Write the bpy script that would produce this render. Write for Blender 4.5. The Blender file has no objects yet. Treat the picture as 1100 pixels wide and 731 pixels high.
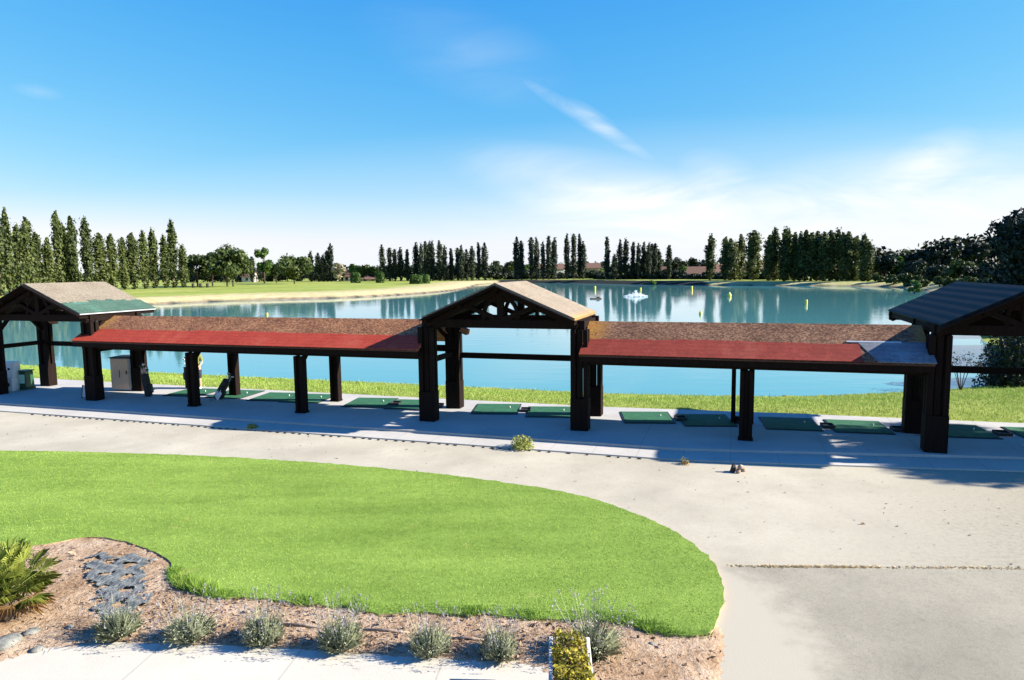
import bpy, bmesh, math, random
import numpy as np
from mathutils import Vector, Matrix

random.seed(7); rng = np.random.default_rng(7)
C = bpy.context.scene.collection
R = math.radians

# ------------------------------------------------------------------ camera geometry
PITCH, ROLL, CAMH, ROWY, TH, DEP, FPX = .1031, -.0125, 4.8231, 20.8224, .3141, 2.1421, 733.
_f = Vector((0, math.cos(PITCH), -math.sin(PITCH))); _r = Vector((1, 0, 0)); _u = _r.cross(_f)
CR = math.cos(ROLL)*_r + math.sin(ROLL)*_u; CU = -math.sin(ROLL)*_r + math.cos(ROLL)*_u
U = Vector((math.cos(TH), -math.sin(TH), 0)); N = Vector((math.sin(TH), math.cos(TH), 0))

def ray(x, y): return _f + CR*((x-550)/FPX) + CU*((365.5-y)/FPX)
def G(x, y, z=0.):
    d = ray(x, y); k = (z-CAMH)/d.z
    return Vector((d.x*k, d.y*k, z))
def AT(x, y, Y):
    d = ray(x, y); k = Y/d.y
    return Vector((d.x*k, Y, CAMH+d.z*k))
def ROW(t, o, z=0.): return Vector((0, ROWY, z)) + U*t + N*o
def torow(p):
    v = Vector((p.x, p.y-ROWY, 0)); return v.dot(U), v.dot(N)

# ------------------------------------------------------------------ object helpers
def tag(o, label=None, cat=None, group=None, kind=None):
    if label: o['label'] = label
    if cat: o['category'] = cat
    if group: o['group'] = group
    if kind: o['kind'] = kind
    return o
def empty(name, loc, rz=0, label=None, cat=None, group=None):
    o = bpy.data.objects.new(name, None); C.objects.link(o)
    o.location = loc; o.rotation_euler = (0, 0, rz); o.empty_display_size = .2
    return tag(o, label, cat, group)
def link(name, me, mat=None, parent=None, loc=None, rz=0):
    o = bpy.data.objects.new(name, me); C.objects.link(o)
    if mat is not None:
        for m in (mat if isinstance(mat, (list, tuple)) else [mat]): me.materials.append(m)
    if parent: o.parent = parent
    if loc is not None: o.location = loc
    if rz: o.rotation_euler = (0, 0, rz)
    return o
def copy_tree(o, parent=None):
    c = o.copy(); C.objects.link(c); c.parent = parent
    for ch in list(o.children): copy_tree(ch, c)
    return c

class MB:
    """collects primitive shapes into one mesh"""
    def __init__(s): s.bm = bmesh.new()
    def hexa(s, pts, mi=0):
        v = [s.bm.verts.new(p) for p in pts]
        for q in ((0,3,2,1),(4,5,6,7),(0,1,5,4),(1,2,6,5),(2,3,7,6),(3,0,4,7)):
            f = s.bm.faces.new([v[i] for i in q]); f.material_index = mi
        return s
    def box(s, c, size, rz=0, mi=0, taper=1., rx=0, ry=0):
        c = Vector(c); hx, hy, hz = size[0]/2, size[1]/2, size[2]/2
        M = Matrix.Rotation(rz, 3, 'Z') @ Matrix.Rotation(ry, 3, 'Y') @ Matrix.Rotation(rx, 3, 'X')
        p = []
        for z, k in ((-hz, 1), (hz, taper)):
            for x, y in ((-hx,-hy),(hx,-hy),(hx,hy),(-hx,hy)): p.append(c + M @ Vector((x*k, y*k, z)))
        return s.hexa(p, mi)
    def beam(s, a, b, w, h, up=(0,0,1), mi=0):
        a, b = Vector(a), Vector(b); d = (b-a).normalized(); up = Vector(up)
        if abs(d.dot(up)) > .98: up = Vector((0,1,0))
        sd = d.cross(up).normalized(); u2 = sd.cross(d).normalized()
        p = []
        for e in (a, b):
            for i, j in ((-1,-1),(1,-1),(1,1),(-1,1)): p.append(e + sd*(i*w/2) + u2*(j*h/2))
        return s.hexa([p[0],p[1],p[2],p[3],p[4],p[5],p[6],p[7]], mi)
    def tube(s, pts, rad, n=8, mi=0, cap=True):
        pts = [Vector(p) for p in pts]; rings = []
        for i, p in enumerate(pts):
            d = (pts[min(i+1, len(pts)-1)] - pts[max(i-1, 0)]).normalized()
            ref = Vector((1,0,0)) if abs(d.z) > .8 else Vector((0,0,1))
            a = d.cross(ref).normalized(); b = d.cross(a).normalized()
            rr = rad[i] if isinstance(rad, (list, tuple)) else rad
            rings.append([s.bm.verts.new(p + (a*math.cos(2*math.pi*k/n) + b*math.sin(2*math.pi*k/n))*rr) for k in range(n)])
        for i in range(len(rings)-1):
            for k in range(n):
                f = s.bm.faces.new((rings[i][k], rings[i][(k+1)%n], rings[i+1][(k+1)%n], rings[i+1][k])); f.smooth = True; f.material_index = mi
        if cap:
            for rg in (rings[0][::-1], rings[-1]):
                f = s.bm.faces.new(rg); f.material_index = mi
        return s
    def lathe(s, prof, c=(0,0,0), n=16, mi=0):
        c = Vector(c); rings = [[s.bm.verts.new(c + Vector((r*math.cos(2*math.pi*k/n), r*math.sin(2*math.pi*k/n), z))) for k in range(n)] for r, z in prof]
        for i in range(len(rings)-1):
            for k in range(n):
                f = s.bm.faces.new((rings[i][k], rings[i][(k+1)%n], rings[i+1][(k+1)%n], rings[i+1][k])); f.smooth = True; f.material_index = mi
        for rg in (rings[0][::-1], rings[-1]):
            f = s.bm.faces.new(rg); f.material_index = mi
        return s
    def ball(s, c, r, sq=(1,1,1), n=2, mi=0, jit=0.):
        g = bmesh.ops.create_icosphere(s.bm, subdivisions=n, radius=1)
        for v in g['verts']:
            k = 1 + random.uniform(-jit, jit)
            v.co = Vector((v.co.x*r*sq[0]*k, v.co.y*r*sq[1]*k, v.co.z*r*sq[2]*k)) + Vector(c)
        for f in {f for v in g['verts'] for f in v.link_faces}: f.smooth = True; f.material_index = mi
        return s
    def prism(s, poly, z0, z1, mi=0):
        a = [s.bm.verts.new((p[0], p[1], z0)) for p in poly]; b = [s.bm.verts.new((p[0], p[1], z1)) for p in poly]
        s.bm.faces.new(a[::-1]).material_index = mi; s.bm.faces.new(b).material_index = mi
        for i in range(len(poly)):
            j = (i+1) % len(poly); s.bm.faces.new((a[i], a[j], b[j], b[i])).material_index = mi
        return s
    def mesh(s, name, bevel=0.):
        bmesh.ops.recalc_face_normals(s.bm, faces=s.bm.faces)
        if bevel: bmesh.ops.bevel(s.bm, geom=list(s.bm.edges), offset=bevel, segments=1, affect='EDGES', clamp_overlap=True)
        me = bpy.data.meshes.new(name); s.bm.to_mesh(me); s.bm.free(); return me
    def build(s, name, mat, parent=None, loc=None, rz=0, bevel=0.):
        return link(name, s.mesh(name, bevel), mat, parent, loc, rz)

def npmesh(name, verts, nper, rnd=None, smooth=False):
    """verts (n*nper,3): every nper consecutive vertices make one face"""
    nv = len(verts); nf = nv//nper
    me = bpy.data.meshes.new(name)
    me.vertices.add(nv); me.vertices.foreach_set('co', np.asarray(verts, np.float32).ravel())
    me.loops.add(nv); me.loops.foreach_set('vertex_index', np.arange(nv, dtype=np.int32))
    me.polygons.add(nf); me.polygons.foreach_set('loop_start', np.arange(0, nv, nper, dtype=np.int32))
    if rnd is not None:
        at = me.attributes.new('rnd', 'FLOAT', 'POINT'); at.data.foreach_set('value', np.repeat(rnd, nper).astype(np.float32))
    me.update(calc_edges=True); me.validate()
    return me
def leafquads(c, nrm, size, aspect=.6):
    n = len(c)
    nrm = nrm/np.linalg.norm(nrm, axis=1, keepdims=True)
    a = np.cross(nrm, rng.normal(size=(n,3))); a /= np.linalg.norm(a, axis=1, keepdims=True)
    b = np.cross(nrm, a)
    s = size.reshape(-1,1)
    return np.stack([c-a*s, c-b*s*aspect, c+a*s, c+b*s*aspect], 1).reshape(-1,3)
def blades(p, h, w, lean=.5, droop=0):
    n = len(p); an = rng.uniform(0, 2*np.pi, n); an2 = rng.uniform(0, 2*np.pi, n)
    h = h*rng.uniform(.55, 1.25, n); w = np.broadcast_to(w, (n,))
    side = np.stack([np.cos(an), np.sin(an), np.zeros(n)], 1)*w[:,None]/2
    l = rng.uniform(0, lean, n)*h
    tip = p + np.stack([np.cos(an2)*l, np.sin(an2)*l, h], 1)
    return np.stack([p-side, p+side, tip], 1).reshape(-1,3)

def inpoly(px, py, poly):
    ins = np.zeros(px.shape, bool); n = len(poly)
    for i in range(n):
        x1, y1 = poly[i]; x2, y2 = poly[(i+1)%n]
        if y1 == y2: continue
        c = ((y1 > py) != (y2 > py)) & (px < (x2-x1)*(py-y1)/(y2-y1)+x1)
        ins ^= c
    return ins
def polydist(px, py, poly):
    d = np.full(px.shape, 1e9); n = len(poly)
    for i in range(n):
        x1, y1 = poly[i]; x2, y2 = poly[(i+1)%n]
        dx, dy = x2-x1, y2-y1; L = dx*dx+dy*dy
        if L == 0: continue
        t = np.clip(((px-x1)*dx+(py-y1)*dy)/L, 0, 1)
        d = np.minimum(d, np.hypot(px-x1-t*dx, py-y1-t*dy))
    return d
def smoothpoly(pts, it=2):
    for _ in range(it):
        q = []
        for i in range(len(pts)):
            a, b = pts[i], pts[(i+1)%len(pts)]
            q += [(a[0]*.75+b[0]*.25, a[1]*.75+b[1]*.25), (a[0]*.25+b[0]*.75, a[1]*.25+b[1]*.75)]
        pts = q
    return pts
def roughen(poly, step=.12, amp=.03):
    q = []
    for i in range(len(poly)):
        a, b = Vector(poly[i]), Vector(poly[(i+1)%len(poly)]); L = (b-a).length; k = max(1, int(L/step))
        nn = Vector((-(b-a).y, (b-a).x)).normalized() if L else Vector((0,0))
        for j in range(k): q.append(tuple(a.lerp(b, j/k) + nn*random.gauss(0, amp)))
    return q

# ------------------------------------------------------------------ materials
class NT:
    def __init__(s, name):
        s.m = bpy.data.materials.new(name); s.m.use_nodes = True; s.t = s.m.node_tree; s.t.nodes.clear()
        s.out = s.n('ShaderNodeOutputMaterial'); s.co = s.n('ShaderNodeTexCoord')
    def n(s, typ, **kw):
        o = s.t.nodes.new(typ)
        for k, v in kw.items(): setattr(o, k, v)
        return o
    def l(s, a, b): s.t.links.new(a, b)
    def noise(s, scale, detail=4, rough=.6, vec=None, sc=None, coord='Object'):
        v = vec or s.co.outputs[coord]
        if sc:
            mp = s.n('ShaderNodeMapping'); s.l(v, mp.inputs[0]); mp.inputs['Scale'].default_value = sc; v = mp.outputs[0]
        o = s.n('ShaderNodeTexNoise'); s.l(v, o.inputs['Vector'])
        o.inputs['Scale'].default_value = scale; o.inputs['Detail'].default_value = detail; o.inputs['Roughness'].default_value = rough
        return o.outputs['Fac']
    def ramp(s, fac, stops):
        o = s.n('ShaderNodeValToRGB'); s.l(fac, o.inputs[0]); e = o.color_ramp.elements
        while len(e) > 1: e.remove(e[-1])
        e[0].position = stops[0][0]; e[0].color = (*stops[0][1], 1)
        for p, c in stops[1:]:
            x = e.new(p); x.color = (*c, 1)
        return o.outputs[0]
    def step(s, fac, a, b):
        o = s.n('ShaderNodeMapRange'); s.l(fac, o.inputs[0]); o.inputs[1].default_value = a; o.inputs[2].default_value = b; o.interpolation_type = 'SMOOTHSTEP'
        return o.outputs[0]
    def mix(s, fac, a, b, mode='MIX'):
        o = s.n('ShaderNodeMix', data_type='RGBA', blend_type=mode)
        if isinstance(fac, (int, float)): o.inputs[0].default_value = fac
        else: s.l(fac, o.inputs[0])
        for k, v in ((6, a), (7, b)):
            if isinstance(v, tuple): o.inputs[k].default_value = (*v, 1)
            else: s.l(v, o.inputs[k])
        return o.outputs[2]
    def attr(s, name):
        return s.n('ShaderNodeAttribute', attribute_name=name).outputs['Fac']
    def math(s, op, a, b=0.):
        o = s.n('ShaderNodeMath', operation=op)
        for k, v in ((0, a), (1, b)):
            if isinstance(v, (int, float)): o.inputs[k].default_value = v
            else: s.l(v, o.inputs[k])
        return o.outputs[0]
    def bump(s, h, strength=.4, dist=.01):
        o = s.n('ShaderNodeBump'); s.l(h, o.inputs['Height']); o.inputs['Strength'].default_value = strength; o.inputs['Distance'].default_value = dist
        return o.outputs[0]
    def pbr(s, col, rough=.7, bump=None, metal=0., spec=.5, trans=None):
        o = s.n('ShaderNodeBsdfPrincipled')
        if isinstance(col, tuple): o.inputs['Base Color'].default_value = (*col, 1)
        else: s.l(col, o.inputs['Base Color'])
        if isinstance(rough, (int, float)): o.inputs['Roughness'].default_value = rough
        else: s.l(rough, o.inputs['Roughness'])
        o.inputs['Metallic'].default_value = metal; o.inputs['Specular IOR Level'].default_value = spec
        if bump: s.l(bump, o.inputs['Normal'])
        sh = o.outputs[0]
        if trans:
            t = s.n('ShaderNodeBsdfTranslucent'); mx = s.n('ShaderNodeMixShader'); mx.inputs[0].default_value = trans
            if isinstance(col, tuple): t.inputs[0].default_value = (*col, 1)
            else: s.l(col, t.inputs[0])
            s.l(sh, mx.inputs[1]); s.l(t.outputs[0], mx.inputs[2]); sh = mx.outputs[0]
        s.l(sh, s.out.inputs[0]); return s.m

def simple(name, a, b, scale=6, rough=.7, bump=.3, bdist=.01, sc=None, spec=.4, fine=60, metal=0.):
    t = NT(name); f = t.noise(scale, 6, .65, sc=sc); c = t.ramp(f, [(.3, a), (.7, b)])
    g = t.noise(fine, 3, .6, sc=sc)
    return t.pbr(c, rough, t.bump(g, bump, bdist), metal, spec)
def foliage(name, lo, hi, trans=.3, rough=.6, clump=.5, spec=.3):
    t = NT(name); f = t.noise(clump, 3, .6)
    r = t.attr('rnd'); k = t.math('ADD', t.math('MULTIPLY', f, .6), t.math('MULTIPLY', r, .5))
    oi = t.n('ShaderNodeObjectInfo'); k = t.math('ADD', k, t.math('MULTIPLY', t.math('SUBTRACT', oi.outputs['Random'], .5), .25))
    return t.pbr(t.ramp(k, [(.25, lo), (.8, hi)]), rough, None, 0, spec, trans)

M = {}
M['wood'] = simple('dark_stained_wood', (.0045, .0026, .002), (.014, .0066, .0048), 3, .8, .5, .012, (6, 6, .6), .12)
M['wood_red'] = simple('reddish_stained_wood', (.045, .018, .012), (.10, .04, .028), 3, .7, .4, .01, (6, 6, .6), .3)
M['galv'] = simple('grey_painted_metal', (.30, .33, .36), (.42, .45, .47), 2, .45, .1, .004)
M['white_metal'] = simple('white_enamel', (.62, .63, .63), (.74, .74, .73), 3, .4, .1, .004)
M['tan_panel'] = simple('tan_panel', (.50, .33, .22), (.60, .42, .30), 2, .5, .1, .004)
M['black'] = simple('black_rubber', (.012, .012, .013), (.03, .03, .03), 8, .7, .3, .004)
M['green_plastic'] = simple('dark_green_plastic', (.010, .05, .022), (.02, .08, .035), 4, .45, .1, .003)
M['mint'] = simple('mint_panel', (.35, .60, .48), (.45, .70, .58), 4, .4, .1, .003)
M['steel'] = simple('steel', (.5, .5, .5), (.65, .65, .65), 8, .3, .05, .002, metal=1.)
M['yellow'] = simple('yellow_buoy_paint', (.62, .52, .05), (.75, .66, .12), 3, .45, .1, .004)
M['white_cloth'] = simple('white_cloth', (.65, .68, .74), (.8, .82, .86), 9, .9, .4, .01)
M['stone'] = simple('grey_stone', (.10, .11, .10), (.26, .25, .22), 9, .9, .6, .02)
M['terracotta'] = simple('terracotta', (.20, .10, .06), (.30, .16, .10), 6, .8, .3, .005)
M['plaster'] = simple('cream_render', (.36, .26, .17), (.46, .36, .25), .8, .9, .2, .01)
M['plaster_white'] = simple('white_render', (.44, .42, .38), (.55, .53, .49), .8, .9, .2, .01)
M['tile'] = simple('clay_roof_tile', (.10, .050, .035), (.17, .095, .068), 2.5, .85, .5, .03, (1, 6, 1))
M['glass'] = simple('dark_window_glass', (.02, .025, .03), (.03, .035, .04), 2, .12, .0, .001)
M['cloth_grey'] = simple('weed_membrane_cloth', (.055, .063, .065), (.17, .185, .185), 14, .9, .7, .02)
M['skin'] = simple('skin', (.45, .25, .17), (.50, .29, .20), 5, .55, .05, .002)
M['shirt'] = simple('olive_green_shirt', (.13, .15, .035), (.18, .20, .05), 8, .9, .4, .006)
M['shorts'] = simple('navy_shorts', (.015, .017, .03), (.03, .032, .05), 8, .9, .4, .006)
M['hair'] = simple('brown_hair', (.02, .012, .007), (.05, .03, .018), 30, .7, .5, .004)
M['bark'] = simple('bark', (.07, .05, .035), (.17, .13, .10), 4, .9, .8, .03, (5, 5, 1))
M['bark_dark'] = simple('dark_bark', (.03, .022, .016), (.07, .05, .04), 4, .9, .8, .03, (5, 5, 1))
M['debris'] = simple('dry_debris', (.12, .07, .05), (.42, .34, .26), 22, .9, .4, .01)
M['poplar'] = foliage('poplar_leaf', (.014, .027, .006), (.115, .142, .034), .28, clump=.55)
M['poplar_dark'] = foliage('dark_poplar_leaf', (.012, .022, .012), (.045, .062, .026), .18, clump=.5)
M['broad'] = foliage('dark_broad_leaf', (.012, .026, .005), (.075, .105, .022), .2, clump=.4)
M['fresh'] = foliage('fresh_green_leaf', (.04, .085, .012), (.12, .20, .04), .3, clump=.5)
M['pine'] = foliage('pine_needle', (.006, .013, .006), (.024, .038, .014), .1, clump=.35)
M['silver'] = foliage('pale_dry_leaf', (.20, .18, .10), (.42, .38, .25), .3, clump=.6)
M['hedge'] = foliage('clipped_hedge_leaf', (.015, .04, .006), (.06, .115, .015), .25, clump=1.2)
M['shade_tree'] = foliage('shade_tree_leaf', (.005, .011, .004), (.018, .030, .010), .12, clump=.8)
M['palm'] = foliage('fan_palm_leaf', (.09, .13, .014), (.36, .40, .08), .3, clump=2.5)
M['palm_dry'] = foliage('dry_palm_leaf', (.16, .08, .03), (.32, .20, .08), .2, clump=3)
M['lav'] = foliage('lavender_leaf', (.13, .155, .085), (.38, .40, .26), .2, clump=6)
M['lav_flower'] = foliage('lavender_flower', (.17, .15, .19), (.36, .33, .38), .2, clump=6)
M['euon'] = foliage('golden_shrub_leaf', (.06, .065, .006), (.46, .38, .04), .25, clump=5)
M['bushlet'] = foliage('yellow_green_leaf', (.11, .14, .02), (.38, .40, .10), .3, clump=5)
M['weed'] = foliage('weed_leaf', (.06, .10, .02), (.28, .30, .10), .3, clump=6)

def m_grass(name, stops, fine=70, big=.35):
    t = NT(name); a = t.math('ADD', t.math('MULTIPLY', t.noise(big, 5, .6), .5), t.math('MULTIPLY', t.noise(.55, 4, .6, sc=(.5, 2.6, 1)), .5)); b = t.noise(fine, 3, .7); b2 = t.noise(9, 4, .6)
    r = t.attr('rnd')
    k = t.math('ADD', t.math('MULTIPLY', a, .75), t.math('SUBTRACT', t.math('MULTIPLY', b2, .25), .10)); k = t.math('ADD', k, t.math('MULTIPLY', b, .2))
    k = t.math('ADD', k, t.math('MULTIPLY', t.math('SUBTRACT', r, .35), .3))
    col = t.ramp(k, stops); worn = t.step(t.noise(.8, 6, .7), .60, .78)
    col = t.mix(t.math('MULTIPLY', worn, .6), col, (.46, .44, .12))
    return t.pbr(col, .75, t.bump(b, .5, .015), 0, .2, .2)
LAWN = [(.25, (.15, .24, .034)), (.5, (.27, .40, .068)), (.76, (.43, .52, .14))]
M['lawn'] = m_grass('lawn_grass', LAWN)
M['edge_grass'] = m_grass('long_edge_grass', [(.28, (.070, .15, .020)), (.52, (.15, .27, .035)), (.78, (.27, .38, .07))])
M['bank_grass'] = m_grass('bank_grass', [(.25, (.10, .19, .022)), (.52, (.24, .36, .062)), (.78, (.46, .48, .16))], big=.5)

def m_ground():
    t = NT('ground'); a = t.noise(.05, 6, .65); b = t.noise(.6, 5, .6); c = t.noise(6, 4, .6)
    grass = t.ramp(t.math('ADD', t.math('MULTIPLY', a, .5), t.math('MULTIPLY', b, .5)), [(.35, (.16, .215, .030)), (.55, (.28, .315, .065)), (.7, (.42, .38, .14))])
    dry = t.ramp(b, [(.35, (.40, .34, .15)), (.65, (.52, .44, .25))])
    sand = t.ramp(t.math('ADD', t.math('MULTIPLY', c, .5), t.math('MULTIPLY', b, .5)), [(.4, (.15, .105, .068)), (.6, (.36, .28, .185))])
    dr = t.math('ADD', t.attr('dry'), t.math('MULTIPLY', t.math('SUBTRACT', b, .5), .5))
    sa = t.math('ADD', t.attr('sand'), t.math('MULTIPLY', t.math('SUBTRACT', c, .5), .5))
    col = t.mix(t.step(dr, .3, .75), grass, dry); col = t.mix(t.step(sa, .35, .65), col, sand)
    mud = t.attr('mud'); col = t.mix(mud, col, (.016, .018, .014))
    return t.pbr(col, .9, t.bump(c, .5, .05), 0, .15)
M['ground'] = m_ground()
def m_path(name, a, b, speck, stain=(.20,.18,.16), st=.35, cracks=False, dust=False, joint=None, grey=False):
    t = NT(name); n1 = t.noise(.45, 6, .62); n2 = t.noise(45, 3, .7); n3 = t.noise(2.2, 6, .7); n4 = t.noise(170, 2, .6)
    col = t.ramp(n1, [(.3, a), (.7, b)])
    col = t.mix(t.math('MULTIPLY', t.step(n3, .56, .8), st), col, stain)
    n5 = t.noise(10, 5, .75); col = t.mix(t.math('MULTIPLY', t.step(n5, .46, .70), speck*.55), col, tuple(c*.62 for c in a))
    col = t.mix(t.math('MULTIPLY', t.step(n2, .5, .72), speck), col, (.13, .12, .11))
    col = t.mix(t.math('MULTIPLY', t.step(n4, .55, .7), speck*.8), col, (.72, .68, .62))
    if joint:                                                         # sawn expansion joints
        mp = t.n('ShaderNodeMapping'); t.l(t.co.outputs['Object'], mp.inputs[0]); mp.inputs['Rotation'].default_value = (0, 0, joint[1])
        xyz = t.n('ShaderNodeSeparateXYZ'); t.l(mp.outputs[0], xyz.inputs[0])
        fr_ = t.math('FRACT', t.math('DIVIDE', xyz.outputs[0], joint[0])); ln = t.math('LESS_THAN', fr_, .022/joint[0])
        col = t.mix(t.math('MULTIPLY', ln, .38), col, tuple(c*.4 for c in a))
    if grey:                                                          # the drive wears to bare grey asphalt towards the right
        xyz = t.n('ShaderNodeSeparateXYZ'); t.l(t.co.outputs['Object'], xyz.inputs[0])
        f = t.math('ADD', t.math('MULTIPLY', t.math('SUBTRACT', xyz.outputs[0], 5.2), .16), t.math('MULTIPLY', t.math('SUBTRACT', n1, .5), 1.6))
        f = t.math('ADD', f, t.math('MULTIPLY', t.math('SUBTRACT', 12.4, xyz.outputs[1]), .13))
        col = t.mix(t.math('MULTIPLY', t.step(f, .0, .9), .75), col, t.mix(t.step(n5, .4, .7), (.31, .28, .205), (.20, .18, .13)))
    if dust:                                                          # sandy dust washed over the asphalt beside the lawn
        xyz = t.n('ShaderNodeSeparateXYZ'); t.l(t.co.outputs['Object'], xyz.inputs[0])
        f = t.math('ADD', t.math('MULTIPLY', t.math('SUBTRACT', 4.2, xyz.outputs[0]), 1.0), t.math('MULTIPLY', t.math('SUBTRACT', n1, .5), 2.2))
        f = t.math('ADD', f, t.math('MULTIPLY', t.math('SUBTRACT', n3, .5), 1.2))
        col = t.mix(t.math('MULTIPLY', t.step(f, .0, .8), 1.), col, (.395, .356, .272))
    if cracks:
        v = t.n('ShaderNodeTexVoronoi', feature='DISTANCE_TO_EDGE'); v.inputs['Scale'].default_value = .22
        w = t.n('ShaderNodeMix', data_type='VECTOR'); nz = t.n('ShaderNodeTexNoise'); nz.inputs['Scale'].default_value = 1.3; nz.inputs['Detail'].default_value = 6
        t.l(t.co.outputs['Object'], nz.inputs['Vector']); w.inputs[0].default_value = .25
        t.l(t.co.outputs['Object'], w.inputs[4]); t.l(nz.outputs['Color'], w.inputs[5]); t.l(w.outputs[1], v.inputs['Vector'])
        cr = t.step(v.outputs['Distance'], .004, .0)
        col = t.mix(t.math('MULTIPLY', cr, .35), col, (.13, .11, .09))
    return t.pbr(col, .85, t.bump(n2, .45, .006), 0, .25)
M['path'] = m_path('pale_path', (.350, .312, .230), (.490, .442, .332), .28, grey=True)
M['asphalt'] = m_path('worn_grey_asphalt', (.215, .192, .138), (.330, .297, .214), .60, (.140, .126, .096), .6, dust=True)
M['slab'] = m_path('concrete_slab', (.36, .35, .335), (.47, .455, .43), .30, (.22, .22, .22), .6, joint=(2.35, TH))
M['kerb'] = m_path('pale_kerb', (.40, .38, .34), (.50, .47, .42), .25, (.25, .23, .2), .3, False, joint=(1.17, TH))
M['walk'] = m_path('white_sidewalk', (.47, .43, .35), (.55, .505, .415), .10, (.36, .32, .26), .3, False, joint=(1.9, .12))
def m_soil():
    t = NT('bare_soil'); a = t.noise(1.2, 6, .65); b = t.noise(14, 5, .7); c = t.noise(60, 3, .6)
    k = t.math('ADD', t.math('MULTIPLY', a, .6), t.math('MULTIPLY', b, .4))
    col = t.ramp(k, [(.33, (.15, .090, .052)), (.45, (.34, .225, .135)), (.57, (.46, .34, .23)), (.70, (.50, .41, .31))])
    return t.pbr(col, .95, t.bump(b, .8, .05), 0, .1)
M['soil'] = m_soil()
def m_chip():
    t = NT('mulch_chip'); col = t.ramp(t.attr('rnd'), [(0, (.04, .025, .016)), (.35, (.15, .09, .056)), (.7, (.29, .19, .13)), (1, (.42, .33, .25))])
    return t.pbr(col, .9, None, 0, .1)
M['chip'] = m_chip()

def m_shingle(name, stops, moss=None, mossrng=None, scale=9):
    t = NT(name); v = t.n('ShaderNodeTexVoronoi'); mp = t.n('ShaderNodeMapping'); mp.inputs['Scale'].default_value = (1, 1.4, 1.4)
    t.l(t.co.outputs['Object'], mp.inputs[0]); t.l(mp.outputs[0], v.inputs['Vector']); v.inputs['Scale'].default_value = scale*2.6
    sp = t.n('ShaderNodeSeparateColor'); t.l(v.outputs['Color'], sp.inputs[0])
    n = t.noise(1.1, 5, .6); n2 = t.noise(26, 3, .7)
    k = t.math('ADD', t.math('MULTIPLY', sp.outputs[0], .38), t.math('MULTIPLY', n, .36)); k = t.math('ADD', k, t.math('MULTIPLY', n2, .3))
    col = t.ramp(k, stops)
    if moss:
        xyz = t.n('ShaderNodeSeparateXYZ'); t.l(t.co.outputs['Object'], xyz.inputs[0])
        f = None
        for ax, a, b in mossrng:
            g = t.step(xyz.outputs[ax], a, b); f = g if f is None else t.math('MAXIMUM', f, g)
        f = t.math('MULTIPLY', f, t.step(t.math('ADD', n, t.math('MULTIPLY', sp.outputs[1], .35)), .42, .75))
        col = t.mix(f, col, moss)
    w = t.n('ShaderNodeTexWave', wave_type='BANDS', bands_direction='Z', wave_profile='SAW'); w.inputs['Scale'].default_value = 3.2; w.inputs['Distortion'].default_value = .3
    t.l(t.co.outputs['Object'], w.inputs['Vector'])
    h = t.math('ADD', t.math('MULTIPLY', w.outputs['Fac'], .6), t.math('MULTIPLY', n2, .6))
    return t.pbr(col, .9, t.bump(h, .7, .02), 0, .2)
BROWN = [(.3, (.055, .026, .016)), (.47, (.12, .060, .036)), (.6, (.20, .100, .055)), (.75, (.32, .19, .11))]
M['shingle'] = m_shingle('mossy_brown_shingle', BROWN, (.42, .20, .035), [(0, .9, 0.), (0, 8.6, 9.3)])
M['shingle_left'] = m_shingle('mossy_orange_shingle', [(p, (c[0]*1.5, c[1]*1.3, c[2]*1.1)) for p, c in BROWN], (.40, .22, .05), [(0, 1.2, 0.)])
PALE = [(.3, (.15, .115, .080)), (.5, (.235, .19, .135)), (.7, (.31, .26, .195))]
M['pale_shingle'] = m_shingle('pale_worn_shingle', PALE, (.50, .27, .06), [(0, 2.15, 2.6)], 12)
M['pale_shingle_left'] = m_shingle('pale_grey_shingle', [(p, (c[0]*.85, c[1]*.88, c[2]*.9)) for p, c in PALE], None, None, 12)
def m_corr():
    t = NT('dark_corrugated_sheet'); w = t.n('ShaderNodeTexWave', wave_type='BANDS', bands_direction='X', wave_profile='SIN'); w.inputs['Scale'].default_value = 1.1; w.inputs['Distortion'].default_value = .2
    t.l(t.co.outputs['Object'], w.inputs['Vector']); n = t.noise(2, 5, .6)
    col = t.ramp(t.math('ADD', t.math('MULTIPLY', n, .5), t.math('MULTIPLY', w.outputs['Fac'], .18)), [(.25, (.005, .006, .008)), (.7, (.020, .022, .026))])
    return t.pbr(col, .7, t.bump(w.outputs['Fac'], .12, .02), 0, .2)
M['corr'] = m_corr()
def m_felt(name, lo, hi):
    t = NT(name); w = t.n('ShaderNodeTexWave', wave_type='BANDS', bands_direction='Z', wave_profile='SAW'); w.inputs['Scale'].default_value = 3.5; w.inputs['Distortion'].default_value = .6
    t.l(t.co.outputs['Object'], w.inputs['Vector']); n = t.noise(1.4, 6, .65); g = t.noise(40, 3, .7)
    k = t.math('ADD', t.math('MULTIPLY', n, .6), t.math('MULTIPLY', g, .4))
    col = t.ramp(k, [(.35, lo), (.65, hi)]); col = t.mix(t.math('MULTIPLY', t.step(w.outputs['Fac'], .75, 1.), .40), col, tuple(c*.45 for c in lo))
    v = t.n('ShaderNodeTexVoronoi'); v.inputs['Scale'].default_value = 16; t.l(t.co.outputs['Object'], v.inputs['Vector']); sp = t.n('ShaderNodeSeparateColor'); t.l(v.outputs['Color'], sp.inputs[0])
    col = t.mix(t.math('MULTIPLY', sp.outputs[0], .38), col, tuple(c*.45 for c in lo)); col = t.mix(t.math('MULTIPLY', t.step(t.noise(.7, 6, .7), .52, .75), .35), col, (hi[0]*1.1, hi[1]*2.2, hi[2]*2.2))
    return t.pbr(col, .85, t.bump(g, .4, .008), 0, .2)
M['red_felt'] = m_felt('red_roofing_felt', (.20, .032, .020), (.30, .052, .034))
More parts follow.
